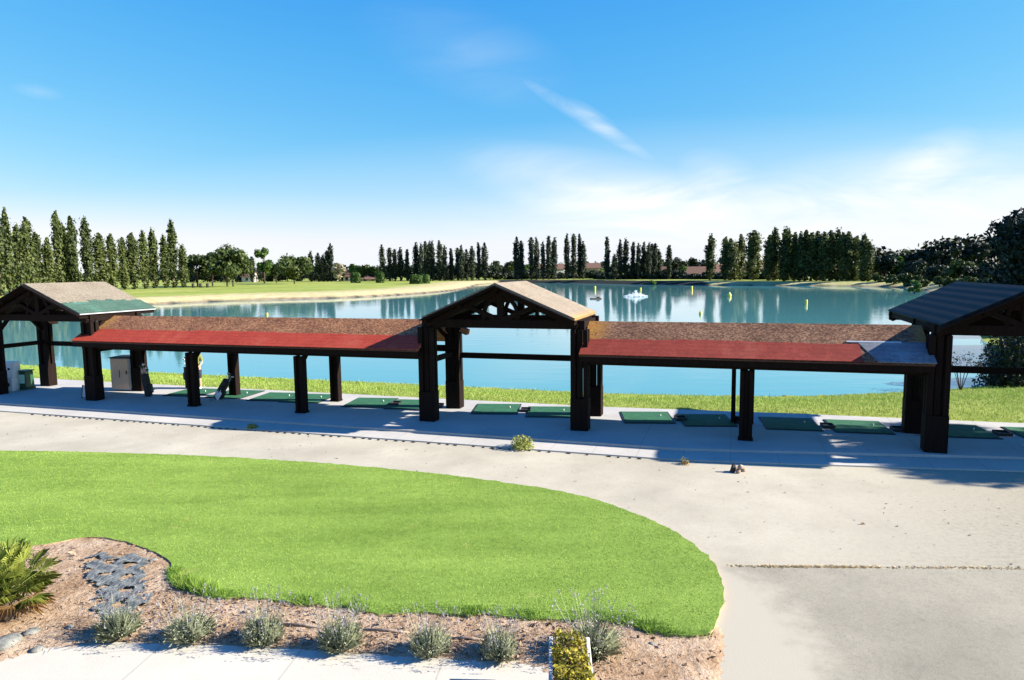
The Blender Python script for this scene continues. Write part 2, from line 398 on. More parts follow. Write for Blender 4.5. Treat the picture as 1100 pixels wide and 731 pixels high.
M['red_felt_bright'] = m_felt('bright_red_roofing_felt', (.36, .042, .024), (.46, .066, .036))
M['teal_felt'] = m_felt('teal_roofing_felt', (.045, .098, .072), (.080, .142, .105))
M['grey_felt'] = m_felt('blue_grey_underlay', (.13, .14, .16), (.20, .21, .235))
M['mat_green'] = simple('green_turf_mat', (.010, .080, .036), (.022, .13, .058), 3, .9, .6, .01, fine=160)
def m_water():
    t = NT('lake_water')
    geo = t.n('ShaderNodeNewGeometry')
    a = t.noise(.55, 4, .55, vec=geo.outputs['Position'], sc=(.55, 1.6, 1)); b = t.noise(.035, 3, .5, vec=geo.outputs['Position'])
    c = t.noise(2.6, 3, .55, vec=geo.outputs['Position'], sc=(.5, 1.4, 1))
    amp = t.step(b, .38, .62)
    h = t.math('ADD', t.math('MULTIPLY', a, t.math('ADD', t.math('MULTIPLY', amp, .8), .35)), t.math('MULTIPLY', c, .12))
    d = t.n('ShaderNodeBsdfPrincipled'); d.inputs['Base Color'].default_value = (.085, .27, .285, 1)
    d.inputs['Roughness'].default_value = .03; d.inputs['IOR'].default_value = 1.33
    t.l(t.bump(h, .16, .07), d.inputs['Normal']); t.l(d.outputs[0], t.out.inputs[0])
    return t.m
M['water'] = m_water()
def m_spray():
    t = NT('fountain_spray'); return t.pbr((.85, .88, .9), .5, None, 0, .3, .4)
M['spray'] = m_spray()

# ------------------------------------------------------------------ the lake and the terrain
WZ = -.6
shore_near = [(-62, 52), (-45, 46.5), (-32, 42.2), (-27.3, 40.5), (-17.7, 36.8), (-4.1, 32.4), (4, 29.5), (11.6, 28.2), (15.9, 28.8), (19.6, 29.6), (23.5, 31.2), (26.5, 36), (32, 46), (43, 64), (57, 88), (70, 105), (79, 129), (88, 146), (93, 165), (88, 176), (67, 196), (45, 221), (22, 262), (0, 275), (-12, 262), (-12.5, 215), (-14, 185), (-22, 158), (-34, 140), (-46, 136), (-56, 131), (-64, 122), (-69, 108), (-70, 95), (-78, 78), (-76, 60)]
lake = smoothpoly(shore_near, 2)
def terrain_z(x, y):
    d = polydist(x, y, lake); ins = inpoly(x, y, lake)
    near = np.clip((62-y)/14, 0, 1)
    sm = np.clip(d/6, 0, 1); zn = WZ + .58*(sm*sm*(3-2*sm))
    zf = WZ + .95*np.clip(d/5, 0, 1)**.7 + .5*np.clip(d/90, 0, 1)
    z = near*zn + (1-near)*zf
    z = np.where(ins, WZ - np.minimum(d*.3, 3.), z)
    yard = y - (ROWY+3.3/math.cos(TH) - x*math.tan(TH))          # < 0 : on the clubhouse side of the patio
    z = np.where(yard < 0, -.16, np.where((yard < .5), np.minimum(z, -.02), z))
    return z, d, ins
def build_ground():
    rad = np.concatenate([[0.], np.geomspace(3, 1500, 330)])
    ang = np.concatenate([np.linspace(-180, -66, 40)[:-1], np.linspace(-66, 66, 360), np.linspace(66, 180, 40)[1:-1]])
    A, Rr = np.meshgrid(np.radians(ang), rad)
    x = np.sin(A)*Rr; y = np.cos(A)*Rr
    z, d, ins = terrain_z(x.ravel(), y.ravel())
    v = np.stack([x.ravel(), y.ravel(), z], 1); na = len(ang); nr = len(rad)
    i, j = np.meshgrid(np.arange(nr-1), np.arange(na), indexing='ij'); j2 = (j+1) % na
    f = np.stack([i*na+j, (i+1)*na+j, (i+1)*na+j2, i*na+j2], -1).reshape(-1, 4)[:, ::-1]
    me = bpy.data.meshes.new('ground'); me.from_pydata(v.tolist(), [], f.tolist())
    X, Y = v[:, 0], v[:, 1]
    sand = np.where(Y > 70, np.clip(.95-d/3.4, 0, 1)*.85, np.clip(.5-d/1.2, 0, .5))
    right = np.clip((X-30)/30, 0, 1)
    sand = sand*(1-right*.25)
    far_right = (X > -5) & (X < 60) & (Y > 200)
    sand = np.where(far_right, sand*.2, sand)
    dry = np.where(Y > 70, np.clip(.95-d/26, .05, 1), .1)
    dry = np.where((X > -60) & (X < -10) & (Y > 140), np.clip(1.0-d/30, .2, 1), dry)
    dry = np.where(X > 20, dry*.7, dry)
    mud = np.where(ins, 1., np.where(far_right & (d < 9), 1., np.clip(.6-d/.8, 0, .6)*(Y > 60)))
    for n_, a_ in (('sand', sand), ('dry', dry), ('mud', mud)):
        at = me.attributes.new(n_, 'FLOAT', 'POINT'); at.data.foreach_set('value', a_.astype(np.float32))
    for p in me.polygons: p.use_smooth = True
    tag(link('ground', me, M['ground']), kind='structure')
build_ground()
tag(MB().prism([(p[0], p[1]) for p in smoothpoly([(q[0]*1.0, q[1]) for q in shore_near], 2)], WZ-.02, WZ).build('water', M['water']), kind='structure')
# widen the water under the banks so no gap opens at the shore
for o in list(C.objects):
    if o.name == 'water':
        c = Vector((5, 140, 0))
        for v in o.data.vertices:
            d = Vector((v.co.x, v.co.y, 0)) - c; d.normalize(); v.co += d*1.5

# ------------------------------------------------------------------ yard: slab, kerb, path, asphalt, sidewalk, bed
PZ = -.10
def sheet(name, poly, z, mat, thick=.05, kind='structure'):
    return tag(MB().prism(poly, z-thick, z).build(name, mat), kind=kind)
def xy(v): return (v.x, v.y)
def rp(t, o): return xy(ROW(t, o))
slab_front = [(-60, -1.42), (-17, -1.42), (5, -1.42), (7, -1.12), (9, -.78), (13.2, -.05), (18, .6), (30, 1.6)]
slab_back = [(30, 5.2), (14, 4.2), (8.4, 4.0), (2.3, 3.55), (-16, 3.55), (-60, 3.6)]
sheet('patio', [rp(*p) for p in slab_front] + [rp(*p) for p in slab_back], 0, M['slab'], .22)
kf = [(t, o-.006) for t, o in slab_front]; kb = [(-60, -2.28), (-17, -2.28), (5, -2.30), (7, -2.05), (9, -1.75), (13.2, -1.1), (18, -.4), (30, .6)]
sheet('kerb_strip', [rp(*p) for p in kb] + [rp(*p) for p in kf[::-1]], PZ+.035, M['kerb'], .1)
pf = [rp(t, o+.02) for t, o in kb]
sheet('path', [(60, -4), (60, pf[-1][1])] + pf[::-1] + [(-75, pf[0][1]), (-75, -4)], PZ, M['path'], .05)
a0 = G(783, 608.5, PZ); a1 = G(1098, 611, PZ)
asp = [(a0.x+.02, a0.y-.02), (a1.x, a1.y-.02), (20, 9.6), (40, 8), (40, -3), (1.0, -3), (1.0, 5), (1.4, 7.8), (1.6, 9), (2.4, 9.6), (2.9, 10.4), (3.0, a0.y-.02)]
sheet('asphalt_yard', roughen(asp, .2, .015), PZ+.0015, M['asphalt'], .02)
# dry grass-filled joint along the asphalt's far edge, and the row of weep slots beside the kerb
def strip_mesh(a, b, n, w, prob, h):
    pts = []
    for k in range(n):
        s = random.random()
        if random.random() > prob(s): continue
        p = a.lerp(b, s); pts.append((p.x+random.gauss(0, .02), p.y+random.gauss(0, w), p.z))
    return np.array(pts)
jp = strip_mesh(a0, G(1098, 611, PZ), 2600, .022, lambda s: .95 if .12 < s < .5 else .25, .03)
o = link('joint_litter', npmesh('joint_litter', blades(jp, .02, .03, 3.), 3, rng.random(len(jp))), foliage('straw', (.30, .22, .10), (.58, .46, .26), .2, clump=3)); tag(o, 'dry straw litter caught in the path joint', 'litter', kind='stuff')
t = -17.4
while t < 4.4:
    if random.random() < .78:
        w = random.uniform(.06, .13); o = MB().box((0, 0, .012), (w, random.uniform(.035, .06), .03), taper=.7).build('drain_slot', M['black'], None, ROW(t+random.uniform(-.03, .03), -2.40+random.uniform(-.02, .02), PZ), -TH)
        tag(o, 'small dark drain slot in the broken row along the pale kerb', 'drain slot', 'drain slots along the kerb')
    t += .27

def open_rough(pts, step, amp):
    q = [pts[0]]
    for a, b in zip(pts, pts[1:]):
        a, b = Vector(a), Vector(b); k = max(1, int((b-a).length/step)); nn = Vector((-(b-a).y, (b-a).x)).normalized()
        q += [tuple(a.lerp(b, j/k)+nn*random.gauss(0, amp)) for j in range(1, k)]+[tuple(b)]
    return q
walk = [xy(G(*p, PZ)) for p in ((-150, 740), (0, 712), (25, 703), (50, 697.5), (85, 693), (120, 691.5), (180, 692.5), (250, 695.5), (330, 700), (420, 706), (520, 710), (592, 712.5))]
walk += [xy(G(600, 735, PZ)), (.62, 6.2), (.62, -3), (-30, -3), (-30, 6)]
sheet('sidewalk', open_rough(walk[:12], .1, .008) + walk[12:], PZ+.02, M['walk'], .06)

lawn_px = [(-260, 492), (-120, 487), (0, 485.5), (150, 488.5), (300, 495.5), (450, 508), (560, 522.5), (620, 533), (665, 547), (710, 565), (745, 586), (765, 604), (774, 620), (778, 640), (775, 660), (768, 676), (756, 687), (725, 686), (700, 681), (672, 673), (640, 669), (600, 669), (560, 668), (530, 662), (500, 664), (450, 660), (412, 664), (395, 660), (360, 654), (320, 651), (270, 644), (235, 646), (200, 637), (180, 626), (186, 606), (160, 592), (120, 580), (85, 580), (60, 586), (10, 592), (-120, 600), (-400, 600)]
lawn = roughen(smoothpoly([xy(G(*p, PZ+.02)) for p in lawn_px], 1), .12, .014)
LZ = PZ+.065
lm = MB().prism(lawn, PZ-.02, LZ); lm.bm.normal_update()
for f in lm.bm.faces: f.material_index = 0 if abs(f.normal.z) > .5 else 1     # the cut turf edge shows its earth
tag(lm.build('lawn', [M['lawn'], M['soil']]), kind='structure')
bed_px = [(-300, 560), (0, 575), (60, 572), (120, 570), (200, 590), (260, 630), (400, 640), (640, 650), (770, 660), (782, 690), (776, 731), (774, 760), (640, 760), (560, 720), (420, 712), (250, 700), (120, 697), (40, 704), (0, 718), (-300, 760)]
bed = [xy(G(*p, PZ)) for p in bed_px]
def bed_mesh():
    xs = np.linspace(-13, 3.4, 240); ys = np.linspace(6.6, 12.8, 100); X, Y = np.meshgrid(xs, ys)
    ins = inpoly(X.ravel(), Y.ravel(), roughen(bed, .15, .03)); d = polydist(X.ravel(), Y.ravel(), bed)
    z = np.where(ins, PZ+.006+np.minimum(d*.12, .035)+rng.normal(0, .007, X.size)*np.clip(d*4, 0, 1), PZ-.03)
    keep = ins.reshape(X.shape); nx = len(xs); v = np.stack([X.ravel(), Y.ravel(), z], 1)
    f = [(j*nx+i, j*nx+i+1, (j+1)*nx+i+1, (j+1)*nx+i) for j in range(len(ys)-1) for i in range(nx-1) if keep[j, i] or keep[j+1, i] or keep[j, i+1] or keep[j+1, i+1]]
    me = bpy.data.meshes.new('soil'); me.from_pydata(v.tolist(), [], f)
    for p in me.polygons: p.use_smooth = True
    tag(link('soil', me, M['soil']), kind='structure')
bed_mesh()

def scatter_poly(poly, n, keep=None):
    P = np.array(poly); lo, hi = P.min(0), P.max(0); out = np.zeros((0, 2))
    while len(out) < n:
        q = rng.uniform(lo, hi, (n*2, 2)); q = q[inpoly(q[:, 0], q[:, 1], poly)]
        if keep is not None: q = q[keep(q)]
        out = np.concatenate([out, q])
    return out[:n]
def inview(q, z=0., m=25):
    v = np.stack([q[:, 0], q[:, 1], np.full(len(q), z-CAMH)], 1)
    dd = v@np.array(_f); px = 550+FPX*(v@np.array(CR))/dd; py = 365.5-FPX*(v@np.array(CU))/dd
    return (dd > 1) & (px > -m*6) & (px < 1100+m*6) & (py < 731+m*2)
lq = scatter_poly(lawn, 230000, lambda q: inview(q))
lp = np.concatenate([lq, np.full((len(lq), 1), LZ-.004)], 1)
o = link('lawn_blades', npmesh('lawn_blades', blades(lp, .017, .014, 1.6), 3, rng.random(len(lp))), M['lawn']); tag(o, 'short mown bright green grass of the kidney shaped lawn', 'grass', kind='stuff')
# longer shaggy fringe along the lawn's near and right-hand edge
LP = np.array(lawn); LQ = np.roll(LP, -1, 0); sl_ = np.hypot(*(LQ-LP).T); kk = rng.choice(len(LP), 60000, p=sl_/sl_.sum()); ff = rng.random(60000)[:, None]
nrm_ = np.stack([(LQ-LP)[:, 1], -(LQ-LP)[:, 0]], 1)/sl_[:, None]; sgn = 1 if inpoly(*(((LP+LQ)/2+nrm_*.03)[:1].T), lawn)[0] else -1
fr = LP[kk]*(1-ff)+LQ[kk]*ff+nrm_[kk]*sgn*(.24*rng.random((60000, 1))**1.5)
fr = fr[inview(fr) & (fr[:, 1] < 10.9) & ((fr[:, 0] < 2.1) | (fr[:, 1] < 8.7))][:24000]
nr_ = np.array([random.random() for _ in range(len(fr))])
clumpy = .5+.5*np.sin(fr[:, 0]*5.1+np.sin(fr[:, 0]*2.3)*2)
fp = np.concatenate([fr+rng.normal(0, .025, fr.shape), np.full((len(fr), 1), LZ-.03)], 1)
hh = .045+.05*clumpy+.09*np.exp(-((fr[:, 0]+4.9)/.5)**2)*(fr[:, 1] < 10.6)
o = link('lawn_fringe', npmesh('lawn_fringe', blades(fp, hh, .014, 1.2), 3, rng.random(len(fp))), M['edge_grass']); tag(o, 'longer shaggy grass fringe along the lawn edge above the bed', 'grass', kind='stuff')
# bank grass between patio and lake
bank = [rp(-45, 3.62), rp(-16, 3.62), rp(2.3, 3.62), rp(8.4, 4.07), rp(14, 4.3), rp(22, 4.8), (30, 31), (25, 31.2), (19.6, 29.4), (15.9, 28.6), (11.6, 28.), (4, 29.3), (-4.1, 32.2), (-17.7, 36.6), (-27.3, 40.3), (-38, 44)]
bq = scatter_poly(bank, 150000, lambda q: inview(q)); bz, _, _ = terrain_z(bq[:, 0], bq[:, 1])
tuft = rng.random(len(bq)) < .06
bp = np.concatenate([bq, bz[:, None]-.02], 1)
o = link('bank_grass', npmesh('bank_grass', blades(bp, np.where(tuft, .17, .085), .022, .9), 3, rng.random(len(bp))), M['bank_grass']); tag(o, 'bright yellow green grass on the lake bank behind the patio', 'grass', kind='stuff')
# chips, clods and dead leaves on the bed
bedv = smoothpoly(bed, 1)
cq = scatter_poly(bedv, 5200, lambda q: inview(q) & ((q[:, 0] > -5.6) | (rng.random(len(q)) < .22)) & ~inpoly(q[:, 0], q[:, 1], lawn) & ~inpoly(q[:, 0], q[:, 1], walk) & ((q[:, 0] < 1.2) | (rng.random(len(q)) < .18)))
cc = np.concatenate([cq, np.full((len(cq), 1), PZ+.045)+rng.uniform(0, .02, (len(cq), 1))], 1)
nn = rng.normal(size=(len(cq), 3))*.6+np.array([0, 0, 1])
o = link('mulch', npmesh('mulch', leafquads(cc, nn, rng.gamma(2., .008, len(cq))+.004, .45), 4, rng.random(len(cq))), M['chip']); tag(o, 'dry brown mulch and clods strewn over the planting bed', 'mulch', kind='stuff')

tq = scatter_poly(bedv, 900, lambda q: inview(q) & ~inpoly(q[:, 0], q[:, 1], lawn) & (q[:, 0] < 1.6)); k_ = len(tq); an_ = rng.uniform(0, 6.28, k_); ll = rng.uniform(.04, .16, k_)
dv = np.stack([np.cos(an_), np.sin(an_), rng.normal(.05, .12, k_)], 1)*ll[:, None]; sv = np.stack([-np.sin(an_), np.cos(an_), np.zeros(k_)], 1)*.005; b0 = np.concatenate([tq, np.full((k_, 1), PZ+.06)], 1)
o = link('dry_twigs', npmesh('dry_twigs', np.stack([b0-sv, b0+sv, b0+dv+sv*.5, b0+dv-sv*.5], 1).reshape(-1, 3), 4, rng.random(k_)), M['chip']); tag(o, 'dry twigs and straw scattered over the planting bed', 'litter', kind='stuff')

pq_ = scatter_poly([(-16, 17.5), (13, 9), (13, 16.5), (-16, 23.5)], 420, lambda q: inview(q) & ~inpoly(q[:, 0], q[:, 1], lawn) & (q[:, 1] < ROWY-2.6/math.cos(TH)-q[:, 0]*math.tan(TH)))
pc_ = np.concatenate([pq_, np.full((len(pq_), 1), PZ+.012)], 1)
o = link('path_litter', npmesh('path_litter', leafquads(pc_, rng.normal(size=pc_.shape)*.35+np.array([0, 0, 1]), rng.gamma(1.6, .007, len(pc_))+.006, .5), 4, rng.random(len(pc_))*.6), M['chip']); tag(o, 'scattered dry leaves and grit on the pale path', 'litter', kind='stuff')

# ------------------------------------------------------------------ shelters
RZ = -TH
def roofslab(mb, a, b, c, d, th=.07, mi=0):
    """a,b eave corners, c,d ridge corners (same order); slab of thickness th below the surface"""
    a, b, c, d = map(Vector, (a, b, c, d)); n = (b-a).cross(d-a).normalized()
    if n.z < 0: n = -n
    mb.hexa([a-n*th, b-n*th, c-n*th, d-n*th, a, b, c, d], mi); return n
EO, EZ, BO, RZt = -.45, 2.35, 1.071, 3.196       # eave offset/height, ridge offset/height of the low roofs
def low_roof(x0, x1, posts, name, label, shing, felt, t0, extra=None):
    root = empty(name, ROW(t0, 0, 0), RZ, label, 'shelter')
    L0, L1 = x0-t0, x1-t0
    mb = MB(); roofslab(mb, (L0, EO, EZ), (L1, EO, EZ), (L1, BO, RZt), (L0, BO, RZt)); mb.build('roof_front', shing, root)
    mb = MB(); roofslab(mb, (L0, 2*BO-EO, EZ), (L1, 2*BO-EO, EZ), (L1, BO+.004, RZt-.002), (L0, BO+.004, RZt-.002)); mb.build('roof_back', shing, root)
    # lower strip of newer felt lying on the front slope
    def sp(x, s, lift=.012):
        n = Vector((0, -(RZt-EZ), BO-EO)).normalized()
        return Vector((x, EO+(BO-EO)*s, EZ+(RZt-EZ)*s)) + n*lift
    fe = extra if extra else L1+.01
    mb = MB(); steps = 60; k0 = L0-.01
    for i in range(steps):
        xa = k0+(fe-k0)*i/steps; xb = k0+(fe-k0)*(i+1)/steps; s1 = .445+(.022 if steps*.35 < i < steps*.6 else 0)-(.012 if i > steps*.8 else 0)+random.uniform(-.012, .012)
        mb.hexa([sp(xa, -.015, .002), sp(xb, -.015, .002), sp(xb, s1, .002), sp(xa, s1, .002), sp(xa, -.015, .014), sp(xb, -.015, .014), sp(xb, s1, .014), sp(xa, s1, .014)])
    bmesh.ops.remove_doubles(mb.bm, verts=mb.bm.verts, dist=1e-5)
    mb.build('red_felt_strip', felt, root)
    if extra:
        mb = MB(); mb.hexa([sp(fe+.35, -.015, .002), sp(L1+.03, -.015, .002), sp(L1+.03, .5, .002), sp(fe-.05, .5, .002), sp(fe+.35, -.015, .022), sp(L1+.03, -.015, .022), sp(L1+.03, .5, .022), sp(fe-.05, .5, .022)])
        mb.build('underlay_sheet', M['grey_felt'], root)['label'] = 'bare blue grey sheet patching the right end of the roof'
        mb = MB(); mb.hexa([sp(fe-.3, .475, .02), sp(fe+1.0, .475, .024), sp(fe+1.0, .51, .024), sp(fe-.3, .51, .02), sp(fe-.3, .475, .03), sp(fe+1.0, .475, .034), sp(fe+1.0, .51, .034), sp(fe-.3, .51, .03)])
        mb.build('batten', M['galv'], root)
    MB().box(((L0+L1)/2, EO+.045, EZ-.155), (L1-L0, .045, .17)).build('fascia', M['wood'], root, bevel=.004)
    MB().box(((L0+L1)/2, EO-.012, EZ-.055), (L1-L0, .04, .035)).build('gutter', M['wood_red'], root)
    MB().box(((L0+L1)/2, 0, 2.10), (L1-L0-.02, .14, .22)).build('front_beam', M['wood'], root, bevel=.006)
    MB().box(((L0+L1)/2, DEP, 2.10), (L1-L0-.02, .14, .22)).build('back_beam', M['wood'], root, bevel=.006)
    MB().box(((L0+L1)/2, BO, RZt-.20), (L1-L0-.02, .10, .18)).build('ridge_beam', M['wood'], root)
    rf = MB(); n = int((L1-L0)/.95)
    for i in range(n+1):
        x = L0+.1+(L1-L0-.2)*i/n
        rf.beam((x, EO+.1, EZ-.08), (x, BO, RZt-.145), .07, .12); rf.beam((x, 2*BO-EO-.1, EZ-.08), (x, BO, RZt-.145), .07, .12)
    rf.build('rafters', M['wood'], root)
    for tp in posts:
        for o_, w in ((0, .36), (DEP, .33)):
            x = tp-t0
            p = MB()
            if extra and o_: p.box((x-.33, o_, .98), (.13, .20, 1.98)); p.box((x+.21, o_, .98), (.12, .20, 1.98)); p.box((x-.06, o_, .12), (.42, .14, .16)); p.box((x-.06, o_, 1.80), (.42, .14, .20))
            else: p.box((x-.12, o_, .98), (.11, .26, 1.98)); p.box((x+.12, o_, .98), (.11, .26, 1.98)); p.box((x, o_+.02, .97), (.13, .20, 1.96)); p.box((x, o_, .03), (w+.04, .30, .06))
            p.build('post', M['wood'], root, bevel=.008)
            b = MB(); b.beam((x, o_+.0, 1.55), (x, o_+(.45 if o_ == 0 else -.45), 2.0), .08, .1); b.build('brace', M['wood'], root)
        MB().beam((tp-t0, .14, 2.08), (tp-t0, DEP-.14, 2.08), .12, .18).build('cross_beam', M['wood'], root)
    return root
low_roof(-17.42, -2.98, (-12.25, -7.65), 'low_tee_shelter', 'long low tee shelter on the left with bright red felt strip below orange brown shingles', M['shingle_left'], M['red_felt_bright'], -17.42)
low_roof(2.20, 11.28, (6.83,), 'low_tee_shelter', 'low tee shelter on the right with darker shingles and bare grey patch at one end', M['shingle'], M['red_felt'], 2.20, extra=7.45)

def curved(mb, a, b, c, w, h, n=7):
    a, b, c = map(Vector, (a, b, c)); pts = [(1-s)**2*a+2*s*(1-s)*b+s*s*c for s in [i/n for i in range(n+1)]]
    for i in range(n): mb.beam(pts[i], pts[i+1]+(pts[i+1]-pts[i])*.06, w, h, up=(0, 1, 0))
def pavilion(tl, tr, back, label, surf_right, surf_left, eave_z=3.39, apex=4.52, teal=False, corr=False, over=.12):
    tc = (tl+tr)/2; root = empty('gabled_pavilion', ROW(tc, 0, 0), RZ, label, 'pavilion')
    hw = (tr-tl)/2; ov = hw+over; o0 = -.5
    mb = MB(); roofslab(mb, (ov, o0, eave_z), (ov, back, eave_z), (0, back, apex), (0, o0, apex), .09); mb.build('roof_slope', surf_right, root)
    mb = MB(); roofslab(mb, (-ov, o0, eave_z), (-ov, back, eave_z), (-.004, back, apex), (-.004, o0, apex), .09); mb.build('roof_slope', surf_left, root)
    if teal:
        def sp(s, o_, l): 
            n = Vector((apex-eave_z, 0, ov)).normalized(); return Vector((ov*(1-s), o_, eave_z+(apex-eave_z)*s))+n*l
        tm = MB(); N_ = 26
        for i in range(N_):
            oa = o0-.01+(back-o0+.02)*i/N_; ob = o0-.01+(back-o0+.02)*(i+1)/N_; s1 = .33+random.uniform(-.02, .02)+(.05 if i in (9, 10, 11, 15, 16) else 0)-(.03 if i > 20 else 0)
            tm.hexa([sp(-.01, oa, .003), sp(-.01, ob, .003), sp(s1, ob, .003), sp(s1, oa, .003), sp(-.01, oa, .016), sp(-.01, ob, .016), sp(s1, ob, .016), sp(s1, oa, .016)])
        tm.build('teal_felt_strip', M['teal_felt'], root)
        MB().box((ov+.015, (o0+back)/2, eave_z-.045), (.03, back-o0, .04)).build('edge_trim', M['galv'], root)
    rise = (apex-eave_z)
    for s in (-1, 1):
        mb = MB(); roofslab(mb, (s*(ov-.02), o0+.02, eave_z-.112), (s*(ov-.02), back-.02, eave_z-.112), (s*.004, back-.02, apex-.112), (s*.004, o0+.02, apex-.112), .025); mb.build('soffit', M['wood'], root)
    for o_ in (0, DEP) if not corr else (0, DEP, back-.4):
        mb = MB()
        mb.box((0, o_, 3.16), (2*hw+.3, .16, .26))
        mb.build('tie_beam', M['wood'], root, bevel=.006)
        mb = MB(); mb.box((0, o_, (3.29+apex-.2)/2), (.20, .15, apex-.2-3.29)); mb.build('king_post', M['wood'], root)
        for s in (-1, 1):
            mb = MB(); rd = .34 if not teal else .46; mb.beam((s*(ov-.02), o_, eave_z-.10-rd/2), (s*.09, o_, apex-.11-rd/2), .15, rd, up=(0, 1, 0)); mb.build('rafter', M['wood'], root)
            k_ = hw/2.5; zc = lambda x_: apex-.26-rise*x_/ov
            mb = MB(); mb.beam((s*.10, o_, 3.30), (s*1.1*k_, o_, min(3.94, zc(1.1*k_))), .13, .17, up=(0, 1, 0)); curved(mb, (s*.55*k_, o_+.003, 3.29), (s*.62*k_, o_+.003, min(3.72, zc(.62*k_))), (s*.12, o_+.003, min(4.05, zc(.12)-.05)), .10, .13)
            mb.build('strut', M['wood'], root)
    bl = MB()                                                        # boarding that fills the gable's corners and top
    for s in (-1, 1):
        bl.prism([(0, 0)], 0, 0) if False else None
        k = rise/ov
        pts = [(s*.10, apex-.30), (s*.62, apex-.30-.62*k+.02), (s*.10, apex-.62)]
        v = [bl.bm.verts.new((x, y, z)) for y in (-.055, .055) for x, z in pts]
        for q in ((0,1,2),(5,4,3),(0,3,4,1),(1,4,5,2),(2,5,3,0)): bl.bm.faces.new([v[i] for i in q])
    bl.build('gable_boarding', M['wood'], root)
    fs = MB()
    for s in (-1, 1): fs.beam((s*(ov+.02), o0-.022, eave_z-.10), (s*.0, o0-.022, apex-.09), .04, .20, up=(0, 1, 0))
    fs.build('barge_board', M['wood'], root)
    for x in (-ov*.98, -ov*.5, ov*.5, ov*.98):
        z = apex-rise*abs(x)/ov-.16; MB().box((x*.985, (o0+back)/2, z), (.10, back-o0-.06, .13)).build('purlin', M['wood'], root)
    MB().box((0, (o0+back)/2, apex-.17), (.12, back-o0-.06, .16)).build('ridge_beam', M['wood'], root)
    for s in (-1, 1):
        MB().box((s*hw, DEP/2, 3.145), (.13, DEP-.2, .20)).build('side_beam', M['wood'], root)
        MB().box((s*hw, DEP/2, 1.93), (.12, DEP-.3, .17)).build('side_rail', M['wood'], root)
        for o_ in (0, DEP):
            p = MB(); x = s*hw
            for dx, dy, w_ in ((-.185, -.11, .15), (-.185, .11, .15), (0, -.05, .16), (.19, -.11, .13), (.19, .11, .13)): p.box((x+dx, o_+dy, 2.0), (w_, .14, 2.06))
            p.build('post', M['wood'], root, bevel=.006)
            MB().box((x, o_, .485), (.535, .40, .97)).build('post_base', M['wood'], root, bevel=.012)
            kb_ = MB(); kb_.beam((x-s*.25, o_, 2.55), (x-s*.70, o_, 3.04), .10, .14, up=(0, 1, 0)) if False else kb_.beam((x, o_+(.1 if o_ == 0 else -.1), 2.45), (x, o_+(.6 if o_ == 0 else -.6), 3.02), .10, .13); kb_.build('brace', M['wood'], root)
    MB().box((0, DEP, 1.87), (2*hw-.35, .13, .19)).build('back_rail', M['wood'], root, bevel=.006)
    return root
pavilion(-2.84, 2.13, 2.75, 'central gabled pavilion of dark timber with pale tan roof between the two red roofs', M['pale_shingle'], M['pale_shingle'], apex=4.43, over=-.04)
pavilion(-22.15, -17.0, 3.05, 'gabled pavilion at the left with grey roof and teal felt strip along its eave', M['pale_shingle_left'], M['pale_shingle_left'], teal=True)
pavilion(11.45, 15.1, 5.6, 'shaded gabled pavilion at the right with dark ribbed sheet roof under big trees', M['corr'], M['corr'], eave_z=3.33, apex=4.27, corr=True)

# floodlights clamped to the back posts
def floodlight(t_, o_, z, label, rz):
    r = empty('floodlight', ROW(t_, o_, z), RZ+rz, label, 'floodlight')
    b = MB(); b.beam((-.28, 0, .02), (.02, 0, .06), .05, .05); b.build('bracket', M['black'], r)
    h = MB(); h.box((.17, 0, .02), (.34, .30, .17), ry=R(22), taper=.7); h.build('housing', M['terracotta'], r, bevel=.015)
    MB().box((.12, 0, -.075), (.26, .24, .02), ry=R(22)).build('lens', M['glass'], r)
floodlight(-2.55, DEP-.05, 2.72, 'small brown floodlight on the left back post of the central pavilion', 0)
floodlight(-21.7, DEP-.05, 2.85, 'larger brown floodlight on the back post of the left pavilion', 0)

# ------------------------------------------------------------------ golf mats and trays
def mat_proto():
    r = empty('tee_mat', (0, 0, 0))
    m = MB(); m.box((0, 0, .011), (1.60, 1.72, .022)); m.build('rubber_base', M['black'], r, bevel=.008)
    m = MB(); m.box((0, 0, .027), (1.50, 1.62, .010)); m.build('turf', M['mat_green'], r, bevel=.004)
    m = MB(); m.lathe([(.022, 0), (.017, .05), (.014, .06)], (.45, .1, .030), 8); m.build('rubber_tee', M['white_metal'], r)
    return r
def tray_proto():
    r = empty('ball_tray', (0, 0, 0))
    m = MB(); m.box((0, 0, .02), (.34, .46, .04)); m.build('tray', M['black'], r, bevel=.006)
    m = MB()
    for s in (-1, 1): m.box((s*.16, 0, .065), (.025, .46, .05)); m.box((0, s*.22, .065), (.295, .025, .05))
    m.build('rim', M['black'], r)
    return r
mp, tp = mat_proto(), tray_proto()
mats = [(-29.2, 2.2, 0, 0), (-14.35, 2.25, .1, 0), (-12.4, 2.35, .1, 0), (-10.35, 2.25, .14, 0), (-8.95, 2.30, .14, 0), (-6.2, 2.15, .17, 1), (-4.55, 2.2, .17, 1), (-1.3, 2.2, .22, 1), (.62, 2.2, .22, 0), (3.85, 2.15, .24, 1), (5.68, 2.2, .24, 1), (8.15, 2.35, .1, 1), (10.05, 2.45, .08, 1), (12.7, 2.6, .1, 1), (14.9, 2.7, .1, 0)]
